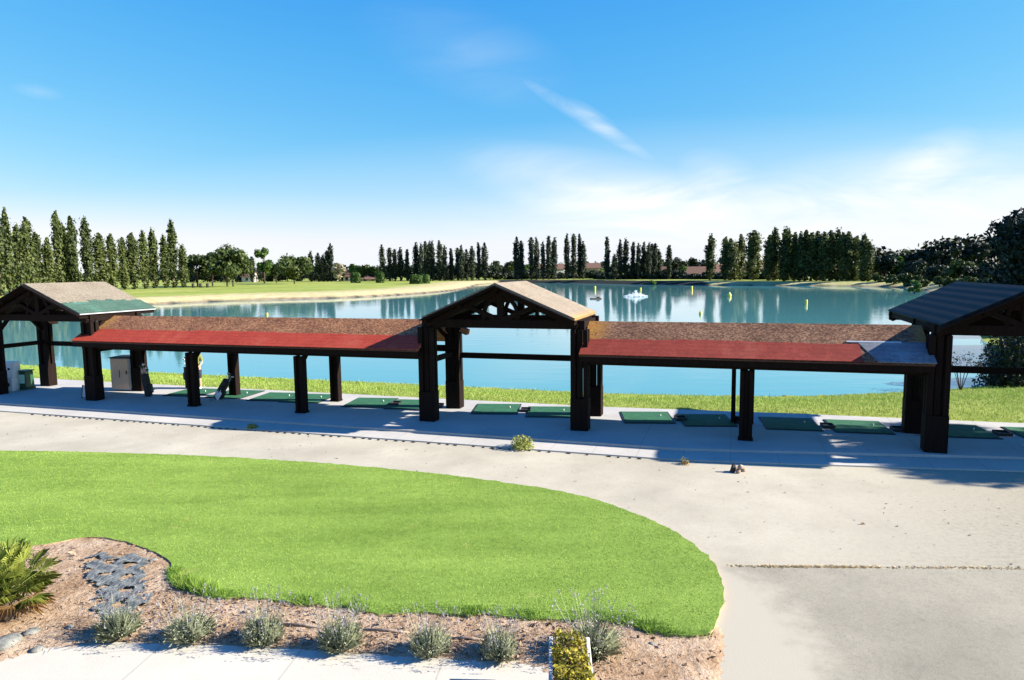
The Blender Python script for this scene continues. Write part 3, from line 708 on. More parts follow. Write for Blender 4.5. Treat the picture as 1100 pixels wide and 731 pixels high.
where = ['beyond the left pavilion', 'under the left red roof, nearest the tan cabinet', 'beside the person at the left post', 'just right of the leaning golf bag', 'behind the middle post of the left red roof', 'half in sun, left of the central pavilion', 'half hidden by the central pavilion front left post', 'left of the two inside the central pavilion', 'right of the two inside the central pavilion', 'left of the pair under the right red roof', 'right of the pair under the right red roof', 'right of the middle post', 'next to the broad back post at the right', 'inside the right pavilion beside its front post', 'inside the right pavilion near the frame edge in deep shade']
first = True
for (t_, o_, rz, tr), w in zip(mats[1:], where[1:]):
    o = mp if first else copy_tree(mp)
    o.location = ROW(t_, o_, .002); o.rotation_euler = (0, 0, RZ+rz)
    tag(o, 'green turf tee mat ' + w, 'tee mat', 'tee mats on the patio'); 
    if tr:
        q = tp if 'label' not in tp else copy_tree(tp)
        q.location = ROW(t_, o_, .002) + Matrix.Rotation(RZ+rz, 3, 'Z') @ Vector((1.03, -.25, 0)); q.rotation_euler = (0, 0, RZ+rz)
        tag(q, 'black ball tray of the mat ' + w, 'ball tray', 'ball trays beside the mats')
    first = False

# ------------------------------------------------------------------ equipment on the patio
p = G(9, 420, 0); r = empty('ball_dispenser', p, RZ+.35, 'white ball dispensing machine with dark round marking, at the left edge', 'ball dispenser')
m = MB(); m.box((0, .05, .28), (.72, .62, .56)); m.build('cabinet', M['white_metal'], r, bevel=.02)
m = MB(); m.hexa([(-.36, -.20, .562), (.36, -.20, .562), (.36, .36, .562), (-.36, .36, .562), (-.34, -.02, 1.22), (.34, -.02, 1.22), (.34, .34, 1.22), (-.34, .34, 1.22)]); m.build('hopper', M['white_metal'], r, bevel=.015)
m = MB()
for k in range(9):
    a = .5+k*.5; m.beam((.16*math.cos(a)-.06, -.175+.10*(.16*math.sin(a)+.2)/.3*.0-.0+(.16*math.sin(a))*.27+.085, .90+.16*math.sin(a)), (.16*math.cos(a+.5)-.06, (.16*math.sin(a+.5))*.27-.09, .90+.16*math.sin(a+.5)), .03, .03)
m.box((.16, -.105, .93), (.09, .02, .09), rx=-.26); m.build('emblem', M['black'], r)
m = MB(); m.box((.12, -.268, .30), (.26, .02, .14)); m.box((-.12, -.268, .15), (.10, .02, .08)); m.build('outlet', M['black'], r)
p = G(28, 418, 0); r = empty('ball_washer', p, RZ+.2, 'dark green ball washer with pale mint front panel, beside the left pavilion post', 'ball washer')
m = MB(); m.box((0, 0, .42), (.46, .46, .68), taper=.92); m.box((0, 0, .04), (.52, .52, .08)); m.build('housing', M['green_plastic'], r, bevel=.02)
m = MB(); m.box((.03, -.232, .46), (.30, .02, .38), rx=-.04); m.build('front_panel', M['mint'], r, bevel=.006)
m = MB(); m.box((0, 0, .79), (.50, .50, .05)); m.build('lid', M['green_plastic'], r, bevel=.01)
# the two-door cabinet under the left shelter
a = G(115, 421, 0); b = G(132, 422.5, 0); c = G(149, 420, 0)
p = G(131, 420, 0); r = empty('ball_cabinet', p, RZ+.17, 'tall dispenser cabinet with tan front and blue grey side under the left red roof', 'cabinet')
m = MB(); m.box((0, .38, .70), (.86, .80, 1.32)); m.build('body', M['galv'], r, bevel=.012)
m = MB(); m.box((-.02, -.032, .72), (.80, .024, 1.24)); m.build('front_door', M['tan_panel'], r, bevel=.006); 
m = MB(); m.box((.443, .38, .72), (.024, .74, 1.20)); m.build('side_door', M['galv'], r, bevel=.006)
m = MB(); m.box((.30, -.055, .78), (.03, .03, .16)); m.box((-.02, -.052, .72), (.02, .012, .34)); m.build('handle', M['black'], r)
m = MB(); m.box((0, .38, 1.385), (.92, .86, .05)); m.build('top', M['black'], r, bevel=.008)
m = MB(); m.tube([(.30, .55, 1.40), (.30, .55, 1.85)], .025); m.build('pipe', M['black'], r)
p = G(93, 428, 0); r = empty('notice_board', p, RZ, 'small glassy grey notice board leaning low beside the left pavilion front post', 'board')
MB().box((0, 0, .27), (.34, .03, .46), rx=-.15).build('panel', M['galv'], r, bevel=.004)
m = MB()
for s in (-1, 1): m.box((s*.185, 0, .26), (.03, .05, .52), rx=-.15)
m.build('frame', M['black'], r)
# golf bags
def golf_bag(p, rz, tilt, label, heads, cloth=False, stand=False, body='black'):
    r = empty('golf_bag', p, rz, label, 'golf bag', 'golf bags under the left red roof')
    B = bpy.data.objects.new('bag', None)
    q = Matrix.Rotation(tilt, 3, 'Y')
    def T(v): return q @ Vector(v)
    m = MB(); m.lathe([(.12, 0), (.14, .03), (.135, .3), (.15, .6), (.14, .82), (.15, .88)], (0, 0, 0), 14)
    for v in m.bm.verts: v.co = T(v.co)+Vector((0, 0, .02))
    bag = m.build('bag', M[body], r)
    m = MB(); m.box((.12, 0, .28), (.12, .22, .36)); m.box((.0, -.13, .5), (.16, .10, .30))
    for v in m.bm.verts: v.co = T(v.co)+Vector((0, 0, .02))
    m.build('pocket', M[body], r, bevel=.02)
    for i in range(5):
        dx, dy = .07*math.cos(i*1.3), .07*math.sin(i*1.3); L = 1.02+.06*i
        m = MB(); m.tube([T((dx, dy, .8)), T((dx*1.4, dy*1.4, L))], .008, 6); m.build('club_shaft', M['steel'], r)
        m = MB(); m.ball(T((dx*1.6+.02, dy*1.6, L+.03)), .055, (1.2, .8, .75), 1); m.build('club_head', M[heads[i % len(heads)]], r)
    if stand:
        m = MB()
        for s in (-1, 1): m.tube([T((.0, s*.10, .78)), Vector((-.42 if tilt > 0 else .42, s*.28, 0.01))+Vector((math.sin(tilt)*.6, 0, 0))], .011, 6)
        m.build('stand_leg', M['steel'], r)
    if cloth:
        m = MB()
        for i in range(5): m.box(T((-.06+.05*i, -.17-.01*(i % 2), .40-.035*i)), (.06, .015, .34+.03*(i % 3)), ry=tilt, rz=.2*(i % 2))
        m.build('towel', M['white_cloth'], r)
    return r
golf_bag(G(160, 426, 0), RZ+.4, -.12, 'upright black golf bag with green and white club covers, right of the tan cabinet', ['weed', 'white_cloth', 'green_plastic'])
golf_bag(G(233, 429, 0), RZ, .62, 'black golf bag leaning on its stand with a white towel before the second back post', ['black', 'steel'], True, True)
golf_bag(G(203, 417, 0), RZ-.3, -.05, 'dark golf bag mostly hidden behind the left front post, beside the person', ['black', 'steel'])

# ------------------------------------------------------------------ the person behind the left front post
def person(p, rz):
    me = bpy.data.meshes.new('person')
    J = [((0,0,.93),.125),((0,0,1.08),.115),((0,.01,1.25),.135),((0,.0,1.40),.12),((0,.0,1.48),.055),((0,-.015,1.55),.058),((0,-.02,1.62),.088),((0,-.02,1.70),.085),
         ((.10,0,.88),.092),((.11,-.01,.50),.062),((.12,.02,.10),.042),((.12,-.02,.05),.04),((.13,-.16,.035),.03),
         ((-.10,0,.88),.092),((-.13,.02,.50),.062),((-.14,.05,.10),.042),((-.14,.01,.05),.04),((-.15,-.13,.035),.03),
         ((.17,0,1.39),.060),((.24,.0,1.13),.043),((.16,-.18,.98),.033),((.10,-.26,.97),.030),
         ((-.17,0,1.39),.060),((-.24,.0,1.13),.043),((-.10,-.20,.98),.033),((-.03,-.27,.96),.030)]
    E_ = [(0,1),(1,2),(2,3),(3,4),(4,5),(5,6),(6,7),(0,8),(8,9),(9,10),(10,11),(11,12),(0,13),(13,14),(14,15),(15,16),(16,17),(3,18),(18,19),(19,20),(20,21),(3,22),(22,23),(23,24),(24,25)]
    J = list(J)
    for base, sx in ((21, 1), (25, -1)):                         # five short fingers per hand
        bx, by, bz = J[base][0]
        for k in range(5):
            i = len(J); dx = (k-2)*.016
            J.append(((bx+dx*1.0-sx*.01, by-.05, bz-.005-.002*k), .0085)); J.append(((bx+dx-sx*.02, by-.085+.004*abs(k-2), bz-.03), .0075))
            E_ += [(base, i), (i, i+1)]
    me.from_pydata([j[0] for j in J], E_, [])
    o = link('person', me, [M['skin'], M['shirt'], M['shorts']], None, p, rz)
    sk = o.modifiers.new('skin', 'SKIN'); sk.use_smooth_shade = True
    for v, j in zip(me.skin_vertices[0].data, J): v.radius = (j[1], j[1])
    me.skin_vertices[0].data[0].use_root = True
    o.modifiers.new('sub', 'SUBSURF').levels = 2; o.modifiers['sub'].render_levels = 2
    dg = bpy.context.evaluated_depsgraph_get(); me2 = bpy.data.meshes.new_from_object(o.evaluated_get(dg))
    o.modifiers.clear(); o.data = me2
    def cloth(name, sel, mat, push):
        bm = bmesh.new(); bm.from_mesh(me2); bm.normal_update()
        bmesh.ops.delete(bm, geom=[f for f in bm.faces if not sel(f.calc_center_median())], context='FACES')
        left_, comps = set(bm.faces), []
        while left_:                                                 # keep the main piece only
            st, cp = [left_.pop()], []
            while st:
                f_ = st.pop(); cp.append(f_)
                for e_ in f_.edges:
                    for g_ in e_.link_faces:
                        if g_ in left_: left_.discard(g_); st.append(g_)
            comps.append(cp)
        comps.sort(key=len); bmesh.ops.delete(bm, geom=[f_ for cp in comps[:-1] for f_ in cp], context='FACES')
        bmesh.ops.delete(bm, geom=[v for v in bm.verts if not v.link_faces], context='VERTS')
        bm.normal_update()
        for v in bm.verts: v.co += v.normal*push
        m_ = bpy.data.meshes.new(name); bm.to_mesh(m_); bm.free(); m_.materials.clear()
        link(name, m_, mat, o)
    cloth('shirt', lambda c: .95 < c.z < 1.49 and not (abs(c.x) > .185 and c.z < 1.2) and c.y > -.17, M['shirt'], .022)
    cloth('shorts', lambda c: .46 < c.z < 1.0 and (c.z < .82 or abs(c.x) < .11) and c.y > -.11, M['shorts'], .026)
    m = MB(); m.ball((0, .005, 1.70), .098, (.95, 1.05, .95), 2, jit=.05); m.build('hair', M['hair'], o)
    m = MB()
    m.ball((0, -.118, 1.635), .017, (.8, 1.1, 1.1), 1)
    for s in (-1, 1): m.ball((s*.088, -.02, 1.65), .024, (.4, .7, 1.1), 1)
    m.build('nose_and_ears', M['skin'], o)
    m = MB()
    for s in (-1, 1): m.ball((s*.034, -.098, 1.665), .010, (1.2, .6, .8), 1)
    m.box((0, -.103, 1.597), (.045, .008, .008)); m.build('eyes_and_mouth', M['hair'], o)
    for s, y in ((.125, -.06), (-.145, -.03)):
        m = MB(); m.ball((s, y, .045), .055, (.9, 2.3, .85), 2); m.build('shoe', M['white_cloth'], o)
    return tag(o, 'person in yellow green shirt and dark shorts standing half hidden behind the second front post', 'person')
person(G(212.3, 418, 0), RZ+.5)

# ------------------------------------------------------------------ small plants
def tuft_mesh(n, h, spread, w, lean, top=None):
    a = rng.uniform(0, 2*np.pi, n); r_ = np.sqrt(rng.random(n))*spread
    base = np.stack([np.cos(a)*r_*.35, np.sin(a)*r_*.35, np.zeros(n)], 1)
    tip = np.stack([np.cos(a)*r_*(1+lean), np.sin(a)*r_*(1+lean), h*(1-.45*(r_/spread)**2)*rng.uniform(.45, 1.2, n)], 1)
    side = np.stack([-np.sin(a), np.cos(a), np.zeros(n)], 1)*w
    mid = base*.45+tip*.55+np.array([0, 0, h*.08])
    v = np.stack([base-side*.6, base+side*.6, mid+side, tip, mid-side], 1)
    return v.reshape(-1, 3), tip
def lavender(p, sc, label):
    r = empty('lavender', p, random.uniform(0, 6), label, 'lavender', 'lavender plants along the bed'); r.scale = (random.uniform(.85, 1.2), random.uniform(.85, 1.2), random.uniform(.85, 1.15))
    v, tip = tuft_mesh(330, .44*sc, .29*sc, .006, .25)
    lf = [v]
    for k in range(3):                                             # small leaf sprigs through the mound
        c = tip*rng.uniform(.55, 1.0, (len(tip), 1)); lf.append(None)
    link('foliage', npmesh('lavender_foliage', v, 5, rng.random(len(v)//5)), M['lav'], r)
    c = np.concatenate([tip*rng.uniform(.35, 1.02, (len(tip), 1)) for _ in range(5)]) + rng.normal(0, .03, (len(tip)*5, 3))
    link('leaves', npmesh('lavender_leaves', leafquads(c, rng.normal(size=c.shape)+np.array([0, 0, .5]), rng.uniform(.012, .024, len(c)), .35), 4, rng.random(len(c))), M['lav'], r)
    n = 80; a = rng.uniform(0, 2*np.pi, n); rr = np.sqrt(rng.random(n))*.36*sc; h = .66*sc*rng.uniform(.62, 1.12, n)
    b = np.stack([np.cos(a)*rr*.75, np.sin(a)*rr*.75, np.full(n, .2*sc)], 1); t_ = np.stack([np.cos(a)*rr*1.35, np.sin(a)*rr*1.35, h], 1)
    sd = np.stack([-np.sin(a), np.cos(a), np.zeros(n)], 1)*.0014
    st = np.stack([b-sd, b+sd, t_+sd, t_-sd], 1).reshape(-1, 3)
    link('stems', npmesh('lavender_stems', st, 4, rng.random(n)), M['lav'], r)
    c = np.concatenate([t_+np.stack([np.zeros(n), np.zeros(n), rng.uniform(-.07, .01, n)*sc], 1) for _ in range(7)])+rng.normal(0, .006, (n*7, 3))
    link('flower_spikes', npmesh('lavender_spikes', leafquads(c, rng.normal(size=c.shape), rng.uniform(.007, .013, len(c)), .6), 4, rng.random(len(c))), M['lav_flower'], r)['kind'] = 'stuff'
lavs = [((128, 684), 1.12, 'wide low lavender at the left end of the bed before the torn grey cloth'), ((205, 688), 1.0, 'lavender clump second from the left, where the shaggy turf juts out'), ((283, 691), .92, 'smaller lavender third from the left in the bed'), ((366, 698), .98, 'lavender with tall pale spikes fourth from the left in the bed'), ((462, 704), 1.02, 'round lavender mound fifth from the left in the bed'), ((536, 706), 1.0, 'upright lavender just left of the planter box'), ((637, 703), 1.18, 'tall lavender directly behind the planter box with golden shrub')]
for (x, y), s, lb in lavs: lavender(G(x, y, PZ+.02), s*.86, lb)

def leaf_ball(n, rad, size, base=0., asp=.5):
    d = rng.normal(size=(n, 3)); d /= np.linalg.norm(d, axis=1, keepdims=True)
    k = rng.uniform(.45, 1.05, (n, 1)); c = d*k*np.array(rad); c[:, 2] = np.abs(c[:, 2])+base
    return npmesh('leaf_cluster', leafquads(c, d+rng.normal(0, .6, (n, 3)), rng.uniform(.6, 1.2, n)*size, asp), 4, rng.random(n))
def bushlet(p, rad, n, mat, name, label, cat, size=.03, group=None):
    r = empty(name, p, random.uniform(0, 6), label, cat, group)
    link('foliage', leaf_ball(n, rad, size), mat, r)
    m = MB()
    for k in range(5):
        a = k*1.26; m.tube([(0, 0, -.02), (math.cos(a)*rad[0]*.4, math.sin(a)*rad[0]*.4, rad[2]*.7)], [.012, .005], 5)
    m.build('stems', M['bark_dark'], r); return r
bushlet(G(561, 481, PZ+.03), (.36, .34, .36), 900, M['bushlet'], 'small_bush', 'round yellow green bush growing at the kerb before the central pavilion', 'bush', .035)
bushlet(G(271, 460, PZ+.03), (.20, .16, .16), 220, M['bushlet'], 'kerb_weed', 'pale green weed at the kerb in front of the left red roof', 'weed', .035)
r = bushlet(G(735, 499, PZ), (.14, .12, .13), 90, M['palm_dry'], 'dry_weed', 'small reddish dry weed on the path edge below the right shelter', 'weed', .03)
link('green_leaves', leaf_ball(40, (.13, .12, .22), .03), M['weed'], r)
# heap of stones/debris right of it
r = empty('stone_heap', G(794, 507, PZ), .3, 'little heap of pale stones and a dark stake on the path edge', 'stone heap')
m = MB()
for k in range(7): m.ball((random.uniform(-.12, .14), random.uniform(-.10, .10), .04+.05*(k % 3)), random.uniform(.05, .08), (1, .8, .9), 1, jit=.2)
m.build('stones', M['debris'], r)
MB().box((-.16, .02, .09), (.10, .09, .22), ry=.2, taper=.6).build('stake', M['black'], r)

# planter box with golden shrub
pc = G(592, 686, .50); pc.z = 0; pc.x -= .06
pr = empty('planter_box', (pc.x+.235, pc.y-.62, PZ), -.06, 'tall square planter box with pale rim at the front edge of the photo', 'planter')
m = MB(); m.box((0, 0, .28), (.42, 1.20, .56), taper=1.04); m.build('box', M['terracotta'], pr, bevel=.01)
m = MB(); hx, hy = .235, .64
for s in (-1, 1): m.box((s*(hx-.02), 0, .585), (.045, 2*hy, .05)); m.box((0, s*(hy-.022), .585), (2*hx-.09, .045, .05))
m.build('rim', M['plaster_white'], pr, bevel=.006)
MB().box((0, 0, .56), (.38, 1.16, .03)).build('earth', M['soil'], pr)
r = empty('golden_shrub', (pc.x+.25, pc.y-.62, PZ+.56), 0, 'golden yellow leafy shrub growing in the planter box', 'shrub')
n = 2300; q = rng.uniform(-1, 1, (n, 3)); q = q[(np.abs(q)**3).sum(1) < 1.4]; q[:, 0] *= .20; q[:, 1] *= .62; q[:, 2] = (q[:, 2]+.6)*.10+.07*np.sin(q[:, 1]*17+q[:, 0]*9)
link('foliage', npmesh('golden_foliage', leafquads(q, rng.normal(size=q.shape)+np.array([0, 0, 1.]), rng.uniform(.018, .036, len(q)), .5), 4, rng.random(len(q))), M['euon'], r)
m = MB()
for k in range(9): m.tube([(random.uniform(-.1, .1), random.uniform(-.4, .4), -.02), (random.uniform(-.18, .18), random.uniform(-.55, .55), .12)], [.008, .004], 5)
m.build('stems', M['bark'], r)

# fan palm at the left edge
def fan_palm(p, label):
    r = empty('fan_palm', p, 0, label, 'palm')
    m = MB(); m.tube([(0, 0, -.02), (.02, 0, .25), (.0, .02, .42)], [.16, .15, .09], 10); m.build('trunk', M['bark'], r)
    def frond(a, el, L, mat):
        d = Vector((math.cos(a)*math.cos(el), math.sin(a)*math.cos(el), math.sin(el))); side = d.cross(Vector((0, 0, 1))).normalized(); up = side.cross(d)
        hub = Vector((0, 0, .35))+d*L; mb = MB(); mb.tube([Vector((0, 0, .3)), Vector((0, 0, .33))+d*L*.5+Vector((0, 0, .03)), hub], [.012, .009, .007], 5)
        stem = mb.build('frond_stalk', M[mat], r)
        vs = []; k = 17
        for i in range(k):
            f = (i/(k-1)-.5)*R(190); ll = .34*(1-.25*abs(f)/R(95))*random.uniform(.85, 1.1)
            dd = (d*math.cos(f)+side*math.sin(f)+up*.18).normalized(); w = dd.cross(up).normalized()*.010
            mid = hub+dd*ll*.55+up*.01; tip = hub+dd*ll+Vector((0, 0, -.05-.07*random.random()))
            vs += [hub-w*.25, hub+w*.25, mid+w, tip, mid-w]
        link('frond', npmesh('fan_frond', np.array([tuple(v) for v in vs]), 5, rng.random(k)), M[mat], stem)
    for i in range(78):
        el = R(random.choice([5, 18, 32, 46, 60, 72, 82]))+random.uniform(-.12, .12)
        frond(i*2.4+random.uniform(-.2, .2), el, random.uniform(.24, .62), 'palm')
    for i in range(8): frond(i*.8+random.random(), R(random.uniform(-32, -5)), random.uniform(.22, .38), 'palm_dry')
fan_palm(G(10, 664, PZ+.02), 'bushy yellow green fan palm at the left edge of the planting bed')
# torn cloth, stones
def cloth_patch():
    px = [(92, 602), (112, 597), (128, 603), (146, 598), (160, 606), (158, 628), (163, 650), (150, 668), (120, 672), (95, 660), (104, 640), (90, 622)]
    poly = roughen([xy(G(*q, PZ)) for q in px], .05, .03)
    P_ = np.array(poly); lo, hi = P_.min(0), P_.max(0); xs = np.linspace(lo[0], hi[0], 64); ys = np.linspace(lo[1], hi[1], 64); X, Y = np.meshgrid(xs, ys)
    ins = inpoly(X.ravel(), Y.ravel(), poly)
    hole = (np.sin(X*9+Y*4)*np.cos(Y*11-X*5)+rng.normal(0, .22, X.shape)).ravel() > .70
    z = PZ+.075+.022*np.sin(X*13+Y*5)*np.cos(Y*17)+rng.normal(0, .006, X.shape)
    ok = (ins & ~hole).reshape(X.shape); v = np.stack([X.ravel(), Y.ravel(), z.ravel()], 1); nx = 64
    f = [(j*nx+i, j*nx+i+1, (j+1)*nx+i+1, (j+1)*nx+i) for j in range(63) for i in range(63) if ok[j, i] and ok[j+1, i] and ok[j, i+1] and ok[j+1, i+1]]
    me = bpy.data.meshes.new('weed_cloth'); me.from_pydata(v.tolist(), [], f)
    o = link('weed_cloth', me, M['cloth_grey']); so = o.modifiers.new('thick', 'SOLIDIFY'); so.thickness = .004
    tag(o, 'torn grey weed cloth lying on the bare soil right of the fan palm', 'ground cloth')
cloth_patch()
stones = [((8, 695), .16, 'large dark grey stone in the left front corner of the bed'), ((34, 682), .09, 'small dark stone just right of the large corner stone'), ((165, 604), .07, 'dark stone at the upper right of the torn cloth'), ((40, 700), .07, 'flat pale stone on the edge of the sidewalk near the corner stone'), ((75, 676), .06, 'brown stone below the fan palm'), ((700, 694), .05, 'little dark stone on the sandy soil under the lawn tip'), ((545, 690), .04, 'tiny stone between the two lavenders left of the planter')]
for (x, y), s, lb in stones:
    m = MB(); m.ball((0, 0, s*.35), s, (1.2, .9, .62), 2, jit=.09); o = m.build('stone', M['stone'], None, G(x, y, PZ+.01), random.uniform(0, 6)); tag(o, lb, 'stone', 'stones in the planting bed')
# driftwood sticks of the old bed edging
for x0, y0, x1, y1, lb in ((300, 671, 350, 675, 'weathered edging stick lying between the third and fourth lavender'), (390, 677, 440, 680, 'weathered edging stick lying between the fourth and fifth lavender'), (486, 686, 520, 688, 'short weathered edging stick right of the fifth lavender')):
    a, b = G(x0, y0, PZ+.05), G(x1, y1, PZ+.05); m = MB(); m.tube([(0, 0, 0), (b-a)*.5+Vector((0, .02, .01)), b-a], [.018, .022, .014], 6); o = m.build('edging_stick', M['debris'], None, a); tag(o, lb, 'stick', 'edging sticks in the bed')

# ------------------------------------------------------------------ trees
def crown_poplar(n, h, rad, seed, leaf=.42, gaps=.25):
    g = np.random.default_rng(seed); k = 7
    bz = g.uniform(.05, .75, 42)*h; ba = g.uniform(0, 2*np.pi, 42); bl = g.uniform(.14, .26, 42)*h; bl[:6] *= 1.2; lob = g.uniform(.55, 1.35, 42)
    s = g.random(n); i = g.integers(0, 42, n)
    zc = bz[i]+bl[i]*s; prof = np.clip(np.minimum((zc/h/.12+.25), 1.0), .1, 1)*np.clip(1-(zc/h)**3.2, .0, 1)**.6
    rc = rad*prof*(.38+.5*np.sqrt(s))*lob[i]
    c = np.stack([np.cos(ba[i])*rc, np.sin(ba[i])*rc, zc], 1)+g.normal(0, 1, (n, 3))*np.array([rad*.24, rad*.24, h*.012])
    m = int(n*.30); z2 = g.random(m)*h*.97; p2 = np.clip(z2/h/.12+.25, .1, 1)*0; pr = np.minimum(1, z2/h/.1+.3)*np.clip(1-(z2/h)**3, .0, 1)**.6; a2 = g.uniform(0, 6.28, m); r2 = rad*.8*pr*np.sqrt(g.random(m))
    c = np.concatenate([c, np.stack([np.cos(a2)*r2, np.sin(a2)*r2, z2], 1)])
    c[:, 2] = np.clip(c[:, 2], h*.02, h*1.02)
    out = c.copy(); out[:, 2] = rad*.5
    return npmesh('poplar_crown', leafquads(c, out+g.normal(0, rad*.6, c.shape), g.uniform(.5, 1.25, len(c))*leaf, .6), 4, g.random(len(c)))
POP = {}
for kind, mat in (('poplar', 'poplar'), ('poplar_dark', 'poplar_dark')):
    lst = []
    for v in range(5):
        rr = (1.75, 1.45, 2.0, 1.6, 1.85)[v] if kind == 'poplar' else (1.15, .95, 1.3, 1.05, 1.2)[v]
        cm = crown_poplar(2300 if kind == 'poplar' else 1300, 19., rr, 100+v+(50 if kind == 'poplar_dark' else 0), .44 if kind == 'poplar' else .42); cm.materials.append(M[mat])
        tb = MB(); tb.tube([(0, 0, -.3), (0, 0, 6), (.1, 0, 13), (.05, .05, 18)], [.32, .24, .13, .03], 8)
        for k in range(7): a = k*2.4; z = 2+k*1.6; tb.tube([(0, 0, z), (math.cos(a)*.6, math.sin(a)*.6, z+2.2)], [.09, .03], 5)
        tm = tb.mesh('poplar_trunk'); tm.materials.append(M['bark']); lst.append((cm, tm))
    POP[kind] = lst
def ordw(n):
    base = ['', 'first', 'second', 'third', 'fourth', 'fifth', 'sixth', 'seventh', 'eighth', 'ninth', 'tenth', 'eleventh', 'twelfth', 'thirteenth', 'fourteenth', 'fifteenth', 'sixteenth', 'seventeenth', 'eighteenth', 'nineteenth', 'twentieth', 'twenty-first', 'twenty-second', 'twenty-third', 'twenty-fourth', 'twenty-fifth']
    return base[n]
def gz(x, y):
    return float(terrain_z(np.array([x]), np.array([y]))[0][0])
def poplar(px, top, Y, kind, label, group, wk=1., base=0.):
    p = AT(px, 300, Y); z0 = gz(p.x, Y)+base; zt = AT(px, top, Y).z; sc = (zt-z0)/19.4
    r = empty('poplar_tree', (p.x, Y, z0), random.uniform(0, 6.28), label, 'poplar', group); r.scale = (wk, wk, sc)
    cm, tm = POP[kind][random.randrange(5)]
    o = bpy.data.objects.new('crown', cm); C.objects.link(o); o.parent = r
    o = bpy.data.objects.new('trunk', tm); C.objects.link(o); o.parent = r
# left bank row
left = [(-14, 228), (0, 223), (11, 218), (22, 238), (32, 229), (41, 246), (54, 252), (65, 222), (72, 240), (80, 228), (95, 231), (109, 247), (122, 248), (134, 252), (144, 247), (156, 245), (166, 243), (178, 250), (187, 233), (197, 262)]
for i, (x, t_) in enumerate(left):
    Y = 138+(x+14)/211*62+random.uniform(-3, 3)
    poplar(x, t_, Y, 'poplar', f'leafy green poplar, {ordw(i+1)} from the left in the tall row on the left bank', 'poplars on the left bank', random.uniform(.62, .84))
c1 = [(411, 261), (419, 264), (424.5, 266), (430.5, 264), (438, 266), (447.5, 258.5), (453, 260), (458, 256.5), (462, 258), (465, 257.5), (472.5, 256), (478, 262), (485, 265), (492, 264), (496, 261.5), (501.5, 266), (507.5, 263), (514.5, 258.5), (521, 258.5)]
c2 = [(555.5, 252), (560.5, 256), (571, 252), (576.5, 254), (583.5, 258), (589.5, 251), (595.5, 253)]
c3 = [(609, 250), (616.5, 248), (622.5, 249), (626.5, 257)]
c4 = [(652, 252), (660, 272), (666, 255), (672, 255), (680, 258), (685.5, 259.5), (691.5, 258), (697, 259.5), (700, 259.5), (703.5, 259), (707.5, 266)]
c5 = [(718.5, 261)]
c6 = [(762.5, 251)]
c7 = [(779, 252), (784, 254), (789.5, 258), (795, 249)]
c8 = [(809, 244.5)]
c9 = [(826, 250), (831.5, 242), (842, 243.5), (846, 244), (853, 247), (859, 246), (864.5, 244.5), (871, 247), (877, 245.5), (884, 246.5), (891, 244.5), (899, 244.5), (904, 247), (910, 246), (919, 251), (927, 249), (932, 258)]
sets = [(c1, 282, 'dark slender poplar', 'row behind the clipped hedges', 'poplar_dark', 1.0), (c2, 284, 'dark slender poplar', 'cluster above the central pavilion ridge', 'poplar_dark', 1.05), (c3, 286, 'very dark narrow poplar', 'close four above the cream houses', 'poplar_dark', 1.05), (c4, 262, 'thin dark poplar', 'ragged row behind the fountain', 'poplar_dark', 1.0), (c5, 250, 'lone thin poplar standing right of the ragged row behind the fountain', None, 'poplar_dark', 1.1), (c6, 228, 'single full poplar right of the red tiled house', None, 'poplar', .95), (c7, 222, 'mid green poplar', 'loose four before the tiled roofs', 'poplar', .82), (c8, 216, 'broad tall poplar standing alone left of the dense far row', None, 'poplar', 1.25), (c9, 206, 'sunlit green poplar', 'dense tall row on the far right', 'poplar', .88)]
for pts, Y0, lb, where_, kind, wk in sets:
    for i, (x, t_) in enumerate(pts):
        Y = Y0+random.uniform(-3, 3)-((x-826)*.18 if pts is c9 else 0)
        poplar(x, t_, Y, kind, f'{lb}, {ordw(i+1)} from the left in the {where_}' if where_ else lb, 'poplars along the far shore', wk*random.uniform(.85, 1.15))
c0 = [(254, 268), (271.5, 274), (334.5, 269), (342.5, 270), (347.5, 273), (352, 267), (356, 260)]
l0 = ['small dark poplar showing left of the tall fresh green tree', 'thin greyish poplar between the dark oak and the fresh green tree', 'dark poplar right above the round oak, leftmost of five', 'dark poplar second of the five right of the round oak', 'short dark poplar in the middle of the five right of the round oak', 'dark poplar next to the tallest of the five right of the round oak', 'tallest poplar of the five right of the round oak, beside the pale tree']
for (x, t_), lb in zip(c0, l0): poplar(x, t_, 285, 'poplar_dark', lb, 'poplars behind the peninsula', 1.05)

